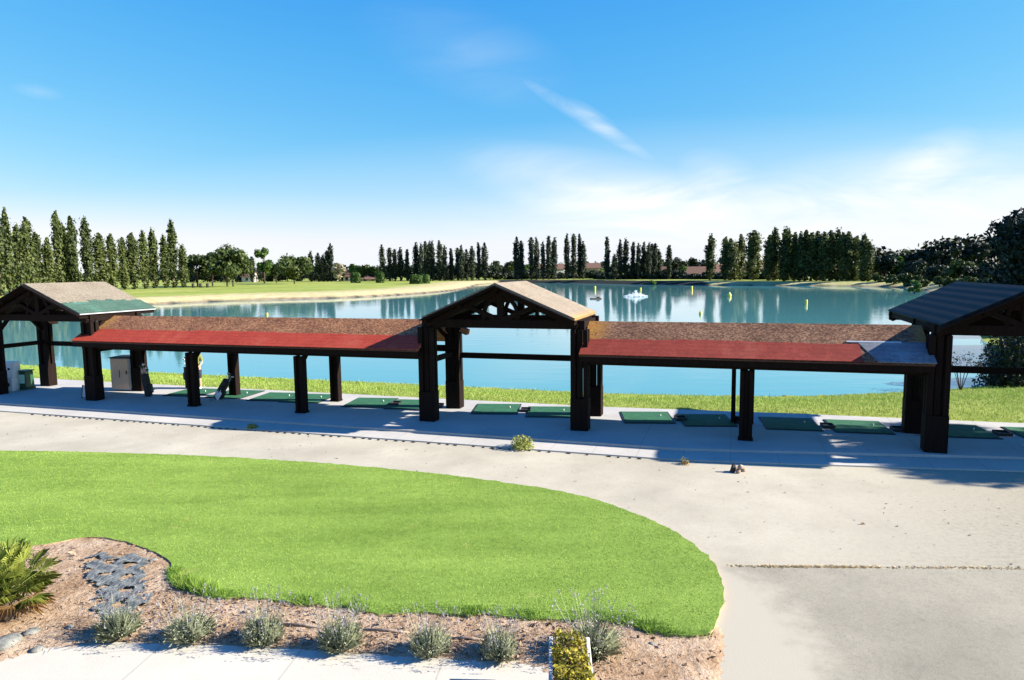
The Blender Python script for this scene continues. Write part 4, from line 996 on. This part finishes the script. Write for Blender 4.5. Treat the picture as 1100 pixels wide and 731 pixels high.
def broad_tree(px, base, top, w, Y, mat, label, cat='tree', name='broad_tree', group=None, n=2600, leaf=.55, trunk_h=.22, blobs=11, seed=None, flat=.75, bark='bark_dark', twin=False):
    g = np.random.default_rng(seed if seed is not None else int(px*7+top)); p = AT(px, 300, Y); z0 = gz(p.x, Y) if base is None else AT(px, base, Y).z
    H = AT(px, top, Y).z-z0; W = w/FPX*Y/2
    r = empty(name, (p.x, Y, z0-.05), 0, label, cat, group)
    cs = []
    for k in range(blobs):
        a = g.uniform(0, 6.28); rr = W*.62*math.sqrt(g.random()); zz = H*(trunk_h+(1-trunk_h)*g.uniform(.22, .80)*(1-.35*(rr/W)))
        br = W*g.uniform(.30, .48); cs.append((np.array([math.cos(a)*rr, math.sin(a)*rr, min(zz, H-br*flat)]), br))
    per = n//blobs; C_, N_ = [], []
    for c, br in cs:
        d = g.normal(size=(per, 3)); d /= np.linalg.norm(d, axis=1, keepdims=True); k = g.uniform(.35, 1.08, (per, 1))
        q = d*k*br*np.array([1, 1, flat]); C_.append(c+q); N_.append(d+g.normal(0, .7, d.shape))
    C_ = np.concatenate(C_); N_ = np.concatenate(N_); C_[:, 2] = np.maximum(C_[:, 2], H*trunk_h*.8)
    link('crown', npmesh('tree_crown', leafquads(C_, N_, g.uniform(.5, 1.2, len(C_))*leaf, .6), 4, g.random(len(C_))), M[mat], r)
    tb = MB(); rt = max(.08, H*.022)
    for s in ((-1, 1) if twin else (0,)):
        tb.tube([(s*W*.12, 0, -.2), (s*W*.13, 0, H*trunk_h), (s*W*.2+W*.03, 0, H*.7)], [rt, rt*.8, rt*.25], 8)
    for c, br in cs[:6]: tb.tube([(0, 0, H*trunk_h*.9), tuple(c*np.array([.5, .5, 0])+np.array([0, 0, (H*trunk_h+c[2])/2])), tuple(c)], [rt*.5, rt*.35, rt*.12], 6)
    tb.build('trunk', M[bark], r); return r
PEN = 'trees on the far lawn of the peninsula'
broad_tree(212, 311, 263, 30, 212, 'broad', 'dark round tree just right of the left poplar row, over the three dark trunks', group=PEN, n=3000)
broad_tree(228, 310, 264, 26, 216, 'broad', 'dark low tree squeezed between two oaks left of the twin trunk tree', group=PEN)
broad_tree(247, 309.5, 259.5, 52, 205, 'broad', 'large dark oak with two pale trunks on the peninsula lawn', group=PEN, n=4500, twin=True, blobs=16, bark='bark')
broad_tree(284, 305, 256.5, 21, 258, 'fresh', 'tall light green tree rising left of the round oak', group=PEN, n=2600, trunk_h=.12, flat=1.1, blobs=10)
broad_tree(316, 306.5, 272, 46, 240, 'broad', 'round dark oak with single trunk in the middle of the peninsula lawn', group=PEN, n=4200, blobs=15)
broad_tree(297, 304, 281, 18, 262, 'broad', 'smaller dark tree tucked left of the round oak', group=PEN)
broad_tree(365, 303, 278, 18, 276, 'silver', 'pale dry looking tree right of the tallest peninsula poplar', group=PEN, n=1500, trunk_h=.1)
broad_tree(381, 303, 279, 15, 285, 'fresh', 'small yellow green tree behind the first clipped hedge', group=PEN, n=1300)
broad_tree(391, 303, 280, 16, 288, 'broad', 'low dark tree behind the gap between first and second clipped hedge', group=PEN, n=1300)
broad_tree(403, 303, 284, 16, 288, 'hedge', 'low green tree behind the second clipped hedge', group=PEN, n=1300)
# dark shrubs closing the view under the trees
def shrub_row(pts, mat, labelf, group, n=700, leaf=.6):
    for i, (px, top, w, Y) in enumerate(pts):
        broad_tree(px, None, top, w, Y, mat, labelf(i), 'shrub', 'shrub', group, n, leaf, .02, 7, seed=900+int(px*3+Y), flat=.8)
sh = []
x = 205
while x < 410:
    sh.append((x, 288+random.uniform(-2.5, 2.5), 30, 300)); x += 13
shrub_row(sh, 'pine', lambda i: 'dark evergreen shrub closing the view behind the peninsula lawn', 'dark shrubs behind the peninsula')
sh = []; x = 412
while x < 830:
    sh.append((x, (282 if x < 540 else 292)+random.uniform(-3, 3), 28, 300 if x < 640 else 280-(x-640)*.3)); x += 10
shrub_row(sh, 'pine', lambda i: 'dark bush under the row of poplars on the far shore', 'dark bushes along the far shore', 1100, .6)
sh = []; x = 838
while x < 940:
    sh.append((x, 288+random.uniform(-3, 3), 20, 213-(x-838)*.15)); x += 12
shrub_row(sh, 'broad', lambda i: 'green bush at the foot of the dense far poplar row', 'bushes under the dense poplar row', 600, .45)
FAR = 'trees behind the far houses'
for x, t_, w, Y, m_, lb in ((533, 277, 20, 320, 'broad', 'dark tree filling the gap right of the long poplar row'), (547, 275, 18, 318, 'broad', 'dark tree left of the poplar cluster behind the pavilion'), (565, 280, 16, 330, 'fresh', 'olive tree between poplars left of the cream houses'), (602, 279, 16, 332, 'fresh', 'yellow green tree in the gap above the leftmost cream house'), (638, 281, 22, 340, 'fresh', 'olive tree right of the group of four poplars'), (646, 283, 20, 345, 'broad', 'grey green tree far behind the lone poplar left of the fountain'), (728, 273, 26, 300, 'pine', 'dark umbrella tree left of the red tiled house'), (733, 284, 13, 262, 'fresh', 'bright green small tree at the gable of the red tiled house'), (745, 273, 20, 305, 'pine', 'dark round tree behind the red tiled house'), (757, 275, 18, 305, 'pine', 'dark tree behind the right end of the red tiled house'), (772, 270, 18, 300, 'pine', 'dark tree between the single poplar and the loose four'), (801, 272, 22, 296, 'pine', 'dark tree left of the broad tall poplar'), (819, 270, 18, 292, 'broad', 'dark tree just right of the broad tall poplar'), (708, 279, 16, 300, 'broad', 'dark tree at the right end of the ragged poplar row')):
    broad_tree(x, None, t_, w, Y, m_, lb, group=FAR, n=1500, trunk_h=.1)
# wood on the right: pines
RW = 'trees in the wood on the right shore'
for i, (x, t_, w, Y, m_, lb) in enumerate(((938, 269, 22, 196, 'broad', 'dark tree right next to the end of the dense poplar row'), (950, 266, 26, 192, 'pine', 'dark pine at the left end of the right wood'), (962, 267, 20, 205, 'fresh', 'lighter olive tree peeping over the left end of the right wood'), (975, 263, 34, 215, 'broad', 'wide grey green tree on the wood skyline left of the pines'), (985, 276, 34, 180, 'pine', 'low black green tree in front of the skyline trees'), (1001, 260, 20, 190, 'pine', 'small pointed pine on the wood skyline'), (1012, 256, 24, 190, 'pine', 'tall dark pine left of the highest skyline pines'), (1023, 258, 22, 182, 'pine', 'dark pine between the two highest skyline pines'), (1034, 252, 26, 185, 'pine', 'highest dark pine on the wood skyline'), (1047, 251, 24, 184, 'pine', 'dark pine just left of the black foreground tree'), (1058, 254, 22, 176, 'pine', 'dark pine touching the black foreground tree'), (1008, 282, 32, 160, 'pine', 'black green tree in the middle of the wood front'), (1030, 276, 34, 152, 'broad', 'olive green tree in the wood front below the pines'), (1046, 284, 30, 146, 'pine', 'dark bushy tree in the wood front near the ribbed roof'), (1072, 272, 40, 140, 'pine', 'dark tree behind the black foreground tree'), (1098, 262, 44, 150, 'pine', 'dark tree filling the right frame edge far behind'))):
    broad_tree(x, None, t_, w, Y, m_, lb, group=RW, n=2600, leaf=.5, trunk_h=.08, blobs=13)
sh = [(945, 293, 18, 176), (960, 294, 20, 168), (974, 292, 20, 160), (990, 290, 18, 150), (1010, 296, 18, 142), (1022, 297, 16, 138), (1040, 296, 20, 130), (1060, 296, 24, 124), (1085, 294, 28, 118)]
lbs = ['dark shore bush below the left end of the right wood', 'dark shore bush second from the left under the right wood', 'grey green shore bush in the shade under the wide tree', 'olive shore bush left of the bright willow', 'dark shore bush behind the bright willow', 'dark shore bush above the dry sand spit', 'dark shore bush just left of the ribbed roof top', 'dark shore bush above the ribbed roof', 'dark shore bush by the right frame edge above the roof']
shrub_row(sh, 'broad', lambda i: lbs[i], 'bushes on the right shore', 900, .4)
broad_tree(983, 316, 296, 14, 126, 'fresh', 'bright yellow green willow bush at the water edge on the right', 'shrub', 'shrub', None, 900, .3, .03, 8)
broad_tree(702, 307, 297, 10, 216, 'fresh', 'pale green bush at the water line behind the fountain', 'shrub', 'shrub', None, 500, .35, .03, 6)

# far-off woods that read as one mass
def wood(name, label, path, n, leaf, mat):
    P_ = np.array(path, float); k = rng.integers(0, len(P_)-1, n); f = rng.random(n)
    q = P_[k]*(1-f[:, None])+P_[k+1]*f[:, None]                     # x, y, height along the belt
    bump_ = .74+.26*np.sin(q[:, 0]*.31+np.sin(q[:, 0]*.11)*2)*np.sin(q[:, 0]*.083+1.)+rng.normal(0, .05, n)
    c = np.stack([q[:, 0]+rng.normal(0, 2, n), q[:, 1]+rng.uniform(-6, 6, n), q[:, 2]*bump_*np.sqrt(rng.random(n))], 1)
    tag(link(name, npmesh(name, leafquads(c, rng.normal(size=c.shape)+np.array([.3, -.8, .5]), rng.uniform(.5, 1.2, n)*leaf, .7), 4, rng.random(n)), M[mat]), label, 'wood', kind='stuff')
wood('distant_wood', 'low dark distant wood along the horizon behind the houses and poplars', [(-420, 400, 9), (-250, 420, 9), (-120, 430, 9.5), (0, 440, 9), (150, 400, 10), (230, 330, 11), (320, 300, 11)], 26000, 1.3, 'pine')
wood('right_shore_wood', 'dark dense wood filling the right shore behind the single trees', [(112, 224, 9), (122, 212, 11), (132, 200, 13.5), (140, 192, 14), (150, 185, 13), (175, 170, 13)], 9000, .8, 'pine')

# clipped hedges
for i, (x, w, t_, b, Y, lb) in enumerate(((382, 9, 293.5, 306, 252, 'clipped box hedge alone on the lawn, leftmost of the four'), (408.5, 7.5, 293, 306, 250, 'clipped tall hedge second from the left on the peninsula lawn'), (447, 12, 296, 308.5, 226, 'clipped round hedge front left of the touching pair'), (456.5, 9, 295.5, 307.5, 232, 'clipped sunlit hedge behind right in the touching pair'))):
    p = AT(x, b, Y); W = w/FPX*Y/2; H = AT(x, t_, Y).z-p.z
    r = empty('clipped_hedge', p, 0, lb, 'hedge', 'clipped hedges on the peninsula')
    n = 1600; q = rng.uniform(-1, 1, (n, 3)); ax = rng.integers(0, 3, n)
    for k in range(n):
        if ax[k] < 2: q[k, ax[k]] = math.copysign(1, q[k, ax[k]])
        else: q[k, 2] = 1
    nn = q**5; q = q*(1-.12*(np.abs(q[:, [1, 2, 0]])**4+np.abs(q[:, [2, 0, 1]])**4))*np.array([W, W, H/2])+np.array([0, 0, H/2])+rng.normal(0, .1, (n, 3))
    link('foliage', npmesh('hedge_foliage', leafquads(q, nn+rng.normal(0, .4, (n, 3)), rng.uniform(.2, .4, n), .7), 4, rng.random(n)), M['hedge'], r)
    m = MB(); m.box((0, 0, H*.47), (W*1.6, W*1.6, H*.9)); m.build('inner_twigs', M['bark_dark'], r, bevel=.3)
# three dark trunks/bins left of the oak
for x, lb in ((207.5, 'dark litter bin leftmost of three under the dark round tree'), (215.5, 'dark litter bin in the middle of three under the dark round tree'), (223, 'dark litter bin rightmost of three under the dark round tree')):
    p = AT(x, 309.5, 196); r = empty('litter_bin', p, 0, lb, 'bin', 'litter bins on the far lawn')
    MB().lathe([(.30, 0), (.36, .5), (.38, 1.1)], (0, 0, 0), 10).build('drum', M['black'], r); MB().lathe([(.40, 1.1), (.42, 1.16), (.2, 1.3)], (0, 0, 0), 10).build('lid', M['wood'], r)

# ------------------------------------------------------------------ far houses
def house(x0, x1, eave, ridge, Y, label, wall='plaster', dep=8, wins=2, group='houses beyond the far shore', chim=True):
    a, b = AT(x0, eave, Y), AT(x1, eave, Y); z0 = gz((a.x+b.x)/2, Y)-.3; W = b.x-a.x; H = a.z-z0; RH = AT(x0, ridge, Y).z-z0
    r = empty('house', ((a.x+b.x)/2, Y+dep/2, z0), random.uniform(-.12, .12), label, 'house', group)
    m = MB(); m.box((0, 0, H/2), (W, dep, H))
    for s in (-1, 1):
        v = [m.bm.verts.new(q) for q in ((s*W/2, -dep/2, H), (s*W/2, dep/2, H), (s*W/2, 0, RH-.1), (s*(W/2-.25), -dep/2, H), (s*(W/2-.25), dep/2, H), (s*(W/2-.25), 0, RH-.1))]
        for q in ((0, 1, 2), (3, 5, 4), (0, 2, 5, 3), (1, 4, 5, 2)): m.bm.faces.new([v[i] for i in q])
    m.build('wall', M[wall], r)
    m = MB(); o_ = .45; sl_ = (RH-H)/(dep/2)
    for s in (-1, 1): roofslab(m, (-W/2-o_, s*(dep/2+o_), H-o_*sl_+.12), (W/2+o_, s*(dep/2+o_), H-o_*sl_+.12), (W/2+o_, s*.003, RH+.12), (-W/2-o_, s*.003, RH+.12), .14)
    rf = m.build('roof', M['tile'], r)
    if chim: MB().box((W*.25, .6, RH+.3), (.7, .6, 1.3)).build('chimney', M[wall], rf)
    for k in range(wins):
        x = -W/2+W*(k+.5)/wins
        w_ = MB().box((x, -dep/2-.02, H*.55), (1.5, .10, 1.5)).build('window', M['plaster_white'], r); MB().box((x, -dep/2-.08, H*.55), (1.2, .05, 1.2)).build('pane', M['glass'], w_)
house(579, 585, 288, 284, 318, 'cream house glimpsed between two poplars left of the bright cream gable', 'plaster', 6, 1)
house(595, 606, 289, 284, 322, 'bright cream house left of the group of four poplars', 'plaster_white', 7, 1)
house(628, 645, 288, 283, 320, 'cream house with orange walls right of the group of four poplars', 'plaster', 8, 2)
house(706, 717, 296, 287, 268, 'low house with brown tiled roof behind the lone thin poplar', 'plaster', 8, 1)
house(736, 761, 296, 287, 266, 'long house with red brown tiled roof near the single full poplar', 'terracotta', 8, 3)
house(766, 779, 293, 284.5, 272, 'pale house with grey brown roof and white wall, right of the single poplar', 'plaster_white', 8, 2)
house(785, 792, 295, 286, 272, 'small house with reddish wall behind the loose group of four poplars', 'terracotta', 7, 1)
house(797, 808, 294, 285.5, 262, 'house with brown roof between the loose poplars and the broad poplar', 'terracotta', 8, 1)
house(815, 826, 294, 283, 256, 'house with pinkish roof just right of the broad tall poplar', 'terracotta', 8, 1)
house(345, 358, 295, 289, 300, 'white house half hidden behind the five dark poplars', 'plaster_white', 7, 1)
house(369, 377, 297, 291, 296, 'white house with pinkish roof behind the pale dry tree', 'plaster_white', 7, 1)
house(388, 404, 300, 296.5, 294, 'long low white building between the two left clipped hedges', 'plaster_white', 6, 2, chim=False)
house(260, 272, 297, 292.5, 292, 'pale house glimpsed right of the twin trunk oak', 'plaster_white', 6, 1, chim=False)

# ------------------------------------------------------------------ on the lake
def buoy(x, y, h, label, cone=False):
    p = G(x, y, WZ); s = h/FPX*p.y
    r = empty('buoy', p, 0, label, 'buoy', 'yellow buoys on the lake')
    s *= .62; m = MB()
    if cone: m.lathe([(s*.10, -.2), (s*.42, 0), (s*.42, s*.45), (s*.2, s*.8), (s*.08, s)], (0, 0, 0), 12)
    else: m.lathe([(s*.2, -.3), (s*.26, 0), (s*.27, s*.85), (s*.22, s)], (0, 0, 0), 12)
    m.build('float', M['yellow'], r); MB().tube([(0, 0, s*.98), (0, 0, s*1.1)], s*.05, 6).build('eyelet', M['black'], r)
for a in ((639, 312, 7, 'slim yellow buoy left of the fountain near the far shore'), (688, 313, 6, 'yellow buoy almost behind the fountain spray'), (743, 312, 7, 'yellow buoy below the red tiled house at the far shore'), (783.5, 319, 8, 'broad yellow buoy below the loose group of poplars', True), (866, 327.5, 8.5, 'yellow buoy before the dense poplar row, farthest right'), (752.5, 338, 6.5, 'pale round buoy nearest the right red roof', True), (287, 340, 6, 'pale yellow buoy just above the left red roof')): buoy(*a)
p = G(683, 319, WZ); r = empty('fountain', p, 0, 'low white fountain spray out on the lake', 'fountain')
g = np.random.default_rng(3); n = 1500; a = g.uniform(0, 6.28, n); s = g.random(n); v0 = g.uniform(.3, 1, n); rr = 2.3*s**.9; zz = 1.25*np.clip(1-rr/2.3, 0, 1)**1.2*g.random(n)*(.75+.25*np.sin(a*7))+.16*g.random(n)
q = np.stack([np.cos(a)*rr, np.sin(a)*rr, zz+.03], 1)
link('spray', npmesh('spray', leafquads(q, g.normal(size=q.shape), g.uniform(.03, .10, n), .7), 4, g.random(n)), M['spray'], r)
MB().lathe([(.5, -.1), (.55, .08), (.2, .16)], (0, 0, 0), 14).build('nozzle_float', M['black'], r)
p = G(640, 321.5, WZ); r = empty('pump_raft', p, .1, 'small dark flat raft floating left of the fountain', 'raft')
MB().box((0, 0, .10), (1.9, .9, .2)).build('deck', M['bark'], r, bevel=.03); MB().box((.4, 0, .3), (.5, .4, .22)).build('pump_box', M['black'], r, bevel=.02)

# ------------------------------------------------------------------ big shade trees on the right
def shade_tree(x, y, H, rad, n, leaf, label, mat='shade_tree', low=.2, seed=1, blobs=26, flat=.75, lim=None):
    g = np.random.default_rng(seed); r = empty('shade_tree', (x, y, gz(x, y) if y > 24 else PZ), 0, label, 'tree', 'big trees beside the right pavilion'); cs = []
    for k in range(blobs):
        a = g.uniform(0, 6.28); rr = rad*.75*math.sqrt(g.random()); zz = H*(low+(1-low)*g.random()*.9*(1-.4*(rr/rad)**2)); br = rad*g.uniform(.22, .40)
        cs.append((np.array([math.cos(a)*rr, math.sin(a)*rr, min(zz, H-br*flat)]), br))
    per = n//blobs; C_, N_ = [], []
    for c, br in cs:
        d = g.normal(size=(per, 3)); d /= np.linalg.norm(d, axis=1, keepdims=True); k = g.uniform(.25, 1.1, (per, 1))
        C_.append(c+d*k*br*np.array([1, 1, flat])); N_.append(d+g.normal(0, .8, d.shape))
    C_ = np.concatenate(C_); N_ = np.concatenate(N_); ok = C_[:, 2] > H*low*.55; C_, N_ = C_[ok], N_[ok]
    link('crown', npmesh('shade_crown', leafquads(C_, N_, g.uniform(.5, 1.2, len(C_))*leaf, .5), 4, g.random(len(C_))), M[mat], r)
    tb = MB(); tb.tube([(0, 0, -.3), (.05, 0, H*low), (.1, .1, H*.75)], [H*.032, H*.024, H*.006], 10)
    for c, br in cs[:12]: tb.tube([(0, 0, H*low*.8), tuple(c*np.array([.45, .45, 0])+np.array([0, 0, (H*low+c[2])/2])), tuple(c)], [H*.012, H*.008, H*.003], 6)
    tb.build('trunk', M['bark_dark'], r); return r
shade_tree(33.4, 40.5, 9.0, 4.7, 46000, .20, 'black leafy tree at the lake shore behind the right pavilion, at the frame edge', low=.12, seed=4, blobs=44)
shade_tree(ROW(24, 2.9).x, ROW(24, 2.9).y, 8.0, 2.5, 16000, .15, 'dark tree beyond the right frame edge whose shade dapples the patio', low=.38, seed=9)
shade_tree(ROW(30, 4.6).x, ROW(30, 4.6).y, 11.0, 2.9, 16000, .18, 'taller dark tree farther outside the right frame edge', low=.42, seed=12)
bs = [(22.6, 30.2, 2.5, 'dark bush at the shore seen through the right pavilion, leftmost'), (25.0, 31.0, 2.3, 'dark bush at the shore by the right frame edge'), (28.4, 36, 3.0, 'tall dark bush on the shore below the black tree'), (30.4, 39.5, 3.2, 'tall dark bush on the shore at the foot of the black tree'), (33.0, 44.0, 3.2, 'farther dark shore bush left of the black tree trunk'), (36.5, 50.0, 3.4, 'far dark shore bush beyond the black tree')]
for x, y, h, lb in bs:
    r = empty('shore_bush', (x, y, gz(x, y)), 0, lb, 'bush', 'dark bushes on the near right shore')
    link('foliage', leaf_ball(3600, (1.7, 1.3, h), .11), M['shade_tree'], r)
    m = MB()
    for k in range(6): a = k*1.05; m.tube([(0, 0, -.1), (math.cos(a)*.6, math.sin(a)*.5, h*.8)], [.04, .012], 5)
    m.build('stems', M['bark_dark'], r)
r = empty('lakeside_sapling', (19.3, 29.0, gz(19.3, 29.0)), 0, 'spindly dark sapling against the water behind the right pavilion', 'sapling')
m = MB(); tips = []
for k in range(9):
    a = k*.7; e = Vector((math.cos(a)*.55, math.sin(a)*.3, 1.1+.12*(k % 4))); m.tube([(0, 0, -.1), e*.5+Vector((0, 0, .2)), e], [.02, .012, .004], 5); tips.append(e)
m.build('stems', M['bark_dark'], r)
q = np.concatenate([np.array([tuple(e) for e in tips])+rng.normal(0, .12, (9, 3)) for _ in range(34)])
link('foliage', npmesh('sapling_leaf', leafquads(q, rng.normal(size=q.shape), rng.uniform(.03, .06, len(q)), .5), 4, rng.random(len(q))), M['shade_tree'], r)

# ------------------------------------------------------------------ sun, sky, camera
el = math.atan2(1., math.hypot(2.0, .44)); sd = (U*2.0 + N*.44 + Vector((0, 0, 1))).normalized()
L = bpy.data.lights.new('sun', 'SUN'); L.energy = 5.0; L.angle = R(.55); L.color = (1., .93, .82)
so = bpy.data.objects.new('sun', L); C.objects.link(so); so.rotation_euler = sd.to_track_quat('Z', 'Y').to_euler(); so.location = (60, 0, 40)
az = math.atan2(sd.x, sd.y)
W = bpy.data.worlds.new('World'); bpy.context.scene.world = W; W.use_nodes = True; wt = W.node_tree; wt.nodes.clear()
def wn(t_, **k):
    o = wt.nodes.new(t_)
    for a, b in k.items(): setattr(o, a, b)
    return o
sky = wn('ShaderNodeTexSky', sky_type='NISHITA'); sky.sun_disc = False; sky.sun_elevation = el; sky.sun_rotation = az; sky.air_density = 1.0; sky.dust_density = 0.; sky.ozone_density = 3.0
def wv(op, a, b):
    o = wn('ShaderNodeVectorMath', operation=op); wt.links.new(a, o.inputs[0])
    if isinstance(b, tuple): o.inputs[1].default_value = b
    else: wt.links.new(b, o.inputs[1])
    return o.outputs[0]
sp_ = wn('ShaderNodeSeparateColor'); wt.links.new(sky.outputs[0], sp_.inputs[0]); cm_ = wn('ShaderNodeCombineColor')
for k_, (gain, pw) in enumerate(((.25, 1.58), (1.055, .68), (2.96, .20))):     # deep, saturated late-summer blue
    q1 = wn('ShaderNodeMath', operation='POWER'); wt.links.new(sp_.outputs[k_], q1.inputs[0]); q1.inputs[1].default_value = pw
    q2 = wn('ShaderNodeMath', operation='MULTIPLY'); wt.links.new(q1.outputs[0], q2.inputs[0]); q2.inputs[1].default_value = gain
    chan = q2.outputs[0] if k_ == 0 else chan; cg_ = q2.outputs[0] if k_ == 1 else None
    if k_ == 1:
        mn = wn('ShaderNodeMath', operation='MULTIPLY'); wt.links.new(cg_, mn.inputs[0]); mn.inputs[1].default_value = .955
        m2 = wn('ShaderNodeMath', operation='MINIMUM'); wt.links.new(chan, m2.inputs[0]); wt.links.new(mn.outputs[0], m2.inputs[1]); wt.links.new(m2.outputs[0], cm_.inputs[0])
        gq = cg_
    if k_ == 2:
        m3 = wn('ShaderNodeMath', operation='MAXIMUM'); wt.links.new(q2.outputs[0], m3.inputs[0]); wt.links.new(gq, m3.inputs[1]); wt.links.new(m3.outputs[0], cm_.inputs[2])
    elif k_ == 1: wt.links.new(q2.outputs[0], cm_.inputs[1])
tc = wn('ShaderNodeTexCoord'); sx = wn('ShaderNodeSeparateXYZ'); wt.links.new(tc.outputs['Generated'], sx.inputs[0])
zr = wn('ShaderNodeMapRange'); wt.links.new(sx.outputs[2], zr.inputs[0]); zr.inputs[1].default_value = .30; zr.inputs[2].default_value = .75; zr.inputs[3].default_value = 1.; zr.inputs[4].default_value = 0.
zc = wn('ShaderNodeCombineXYZ')
for k_, lo_ in enumerate((.45, .66, 1.0)):                         # the sky deepens towards the zenith
    q1 = wn('ShaderNodeMapRange'); wt.links.new(zr.outputs[0], q1.inputs[0]); q1.inputs[3].default_value = lo_; q1.inputs[4].default_value = 1.; wt.links.new(q1.outputs[0], zc.inputs[k_])
base = wv('MULTIPLY', cm_.outputs[0], (1, 1, 1)); base = wv('MULTIPLY', base, zc.outputs[0])
def wm(op, a, b=0., c=None):
    o = wn('ShaderNodeMath', operation=op)
    for k, q in ((0, a), (1, b)):
        if isinstance(q, (int, float)): o.inputs[k].default_value = q
        else: wt.links.new(q, o.inputs[k])
    return o.outputs[0]
yy = wm('MAXIMUM', sx.outputs[1], .05); cb = wn('ShaderNodeCombineXYZ'); wt.links.new(wm('DIVIDE', sx.outputs[0], yy), cb.inputs[0]); wt.links.new(wm('DIVIDE', sx.outputs[2], yy), cb.inputs[1])
PQ = cb.outputs[0]
def pq(x, y): d = ray(x, y); return (d.x/d.y, d.z/d.y)
nz = wn('ShaderNodeTexNoise'); mp_ = wn('ShaderNodeMapping'); wt.links.new(PQ, mp_.inputs[0]); mp_.inputs['Rotation'].default_value = (0, 0, R(12)); mp_.inputs['Scale'].default_value = (3.2, 13, 1)
wt.links.new(mp_.outputs[0], nz.inputs['Vector']); nz.inputs['Scale'].default_value = 1.; nz.inputs['Detail'].default_value = 8; nz.inputs['Roughness'].default_value = .6; nz.inputs['Distortion'].default_value = .8
tot = None
for x0, y0, x1, y1, wd, amt in ((574, 94, 692, 166, .013, .55), (612, 108, 660, 138, .011, .35), (500, 172, 790, 232, .055, .48), (560, 226, 950, 226, .06, .5), (735, 176, 810, 196, .035, .38), (800, 222, 1220, 186, .085, .5), (950, 196, 1045, 150, .04, .40), (15, 94, 66, 103, .012, .2), (400, 20, 600, 90, .07, .12), (430, 250, 1250, 236, .075, .35)):
    a, b = pq(x0, y0), pq(x1, y1); m_ = wn('ShaderNodeMapping', vector_type='TEXTURE'); wt.links.new(PQ, m_.inputs[0])
    m_.inputs['Location'].default_value = ((a[0]+b[0])/2, (a[1]+b[1])/2, 0); m_.inputs['Rotation'].default_value = (0, 0, math.atan2(b[1]-a[1], b[0]-a[0])); m_.inputs['Scale'].default_value = (math.hypot(b[0]-a[0], b[1]-a[1])*.62, wd, 1)
    gr = wn('ShaderNodeTexGradient', gradient_type='SPHERICAL'); wt.links.new(m_.outputs[0], gr.inputs[0])
    e = wm('MULTIPLY', gr.outputs['Fac'], amt*1.5); tot = e if tot is None else wm('ADD', tot, e)
rg = wn('ShaderNodeMapRange'); wt.links.new(nz.outputs['Fac'], rg.inputs[0]); rg.inputs[1].default_value = .30; rg.inputs[2].default_value = .72
veil = None                                                          # thin even cirrostratus low in the sky
for x0, y0, x1, y1, wd, amt in ((150, 262, 1500, 238, .17, .42), (-600, 285, 700, 275, .10, .35)):
    a, b = pq(x0, y0), pq(x1, y1); m_ = wn('ShaderNodeMapping', vector_type='TEXTURE'); wt.links.new(PQ, m_.inputs[0])
    m_.inputs['Location'].default_value = ((a[0]+b[0])/2, (a[1]+b[1])/2, 0); m_.inputs['Rotation'].default_value = (0, 0, math.atan2(b[1]-a[1], b[0]-a[0])); m_.inputs['Scale'].default_value = (math.hypot(b[0]-a[0], b[1]-a[1])*.62, wd, 1)
    gr = wn('ShaderNodeTexGradient', gradient_type='SPHERICAL'); wt.links.new(m_.outputs[0], gr.inputs[0]); e = wm('MULTIPLY', gr.outputs['Fac'], amt); veil = e if veil is None else wm('ADD', veil, e)
cl = wm('MINIMUM', wm('ADD', wm('MULTIPLY', tot, rg.outputs[0]), veil), .92)
mx = wn('ShaderNodeMix', data_type='RGBA'); wt.links.new(cl, mx.inputs[0]); wt.links.new(base, mx.inputs[6]); mx.inputs[7].default_value = (4.5, 4.6, 4.7, 1)
bg = wn('ShaderNodeBackground'); wt.links.new(mx.outputs[2], bg.inputs[0]); bg.inputs[1].default_value = .08
wo = wn('ShaderNodeOutputWorld'); wt.links.new(bg.outputs[0], wo.inputs[0])

cam = bpy.data.cameras.new('camera'); cam.sensor_width = 36; cam.lens = FPX/1100*36; cam.clip_end = 4000; cam.clip_start = .1
co = bpy.data.objects.new('camera', cam); C.objects.link(co)
mt = Matrix((CR, CU, -_f)).transposed().to_4x4(); mt.translation = (0, 0, CAMH); co.matrix_world = mt
sc = bpy.context.scene; sc.camera = co
vs = sc.view_settings; sc.display_settings.display_device = 'sRGB'; vs.view_transform = 'Standard'; vs.look = 'None'; vs.gamma = 1; vs.use_curve_mapping = False; vs.exposure = 1.55
sc.cycles.max_bounces = 6; sc.cycles.transparent_max_bounces = 8
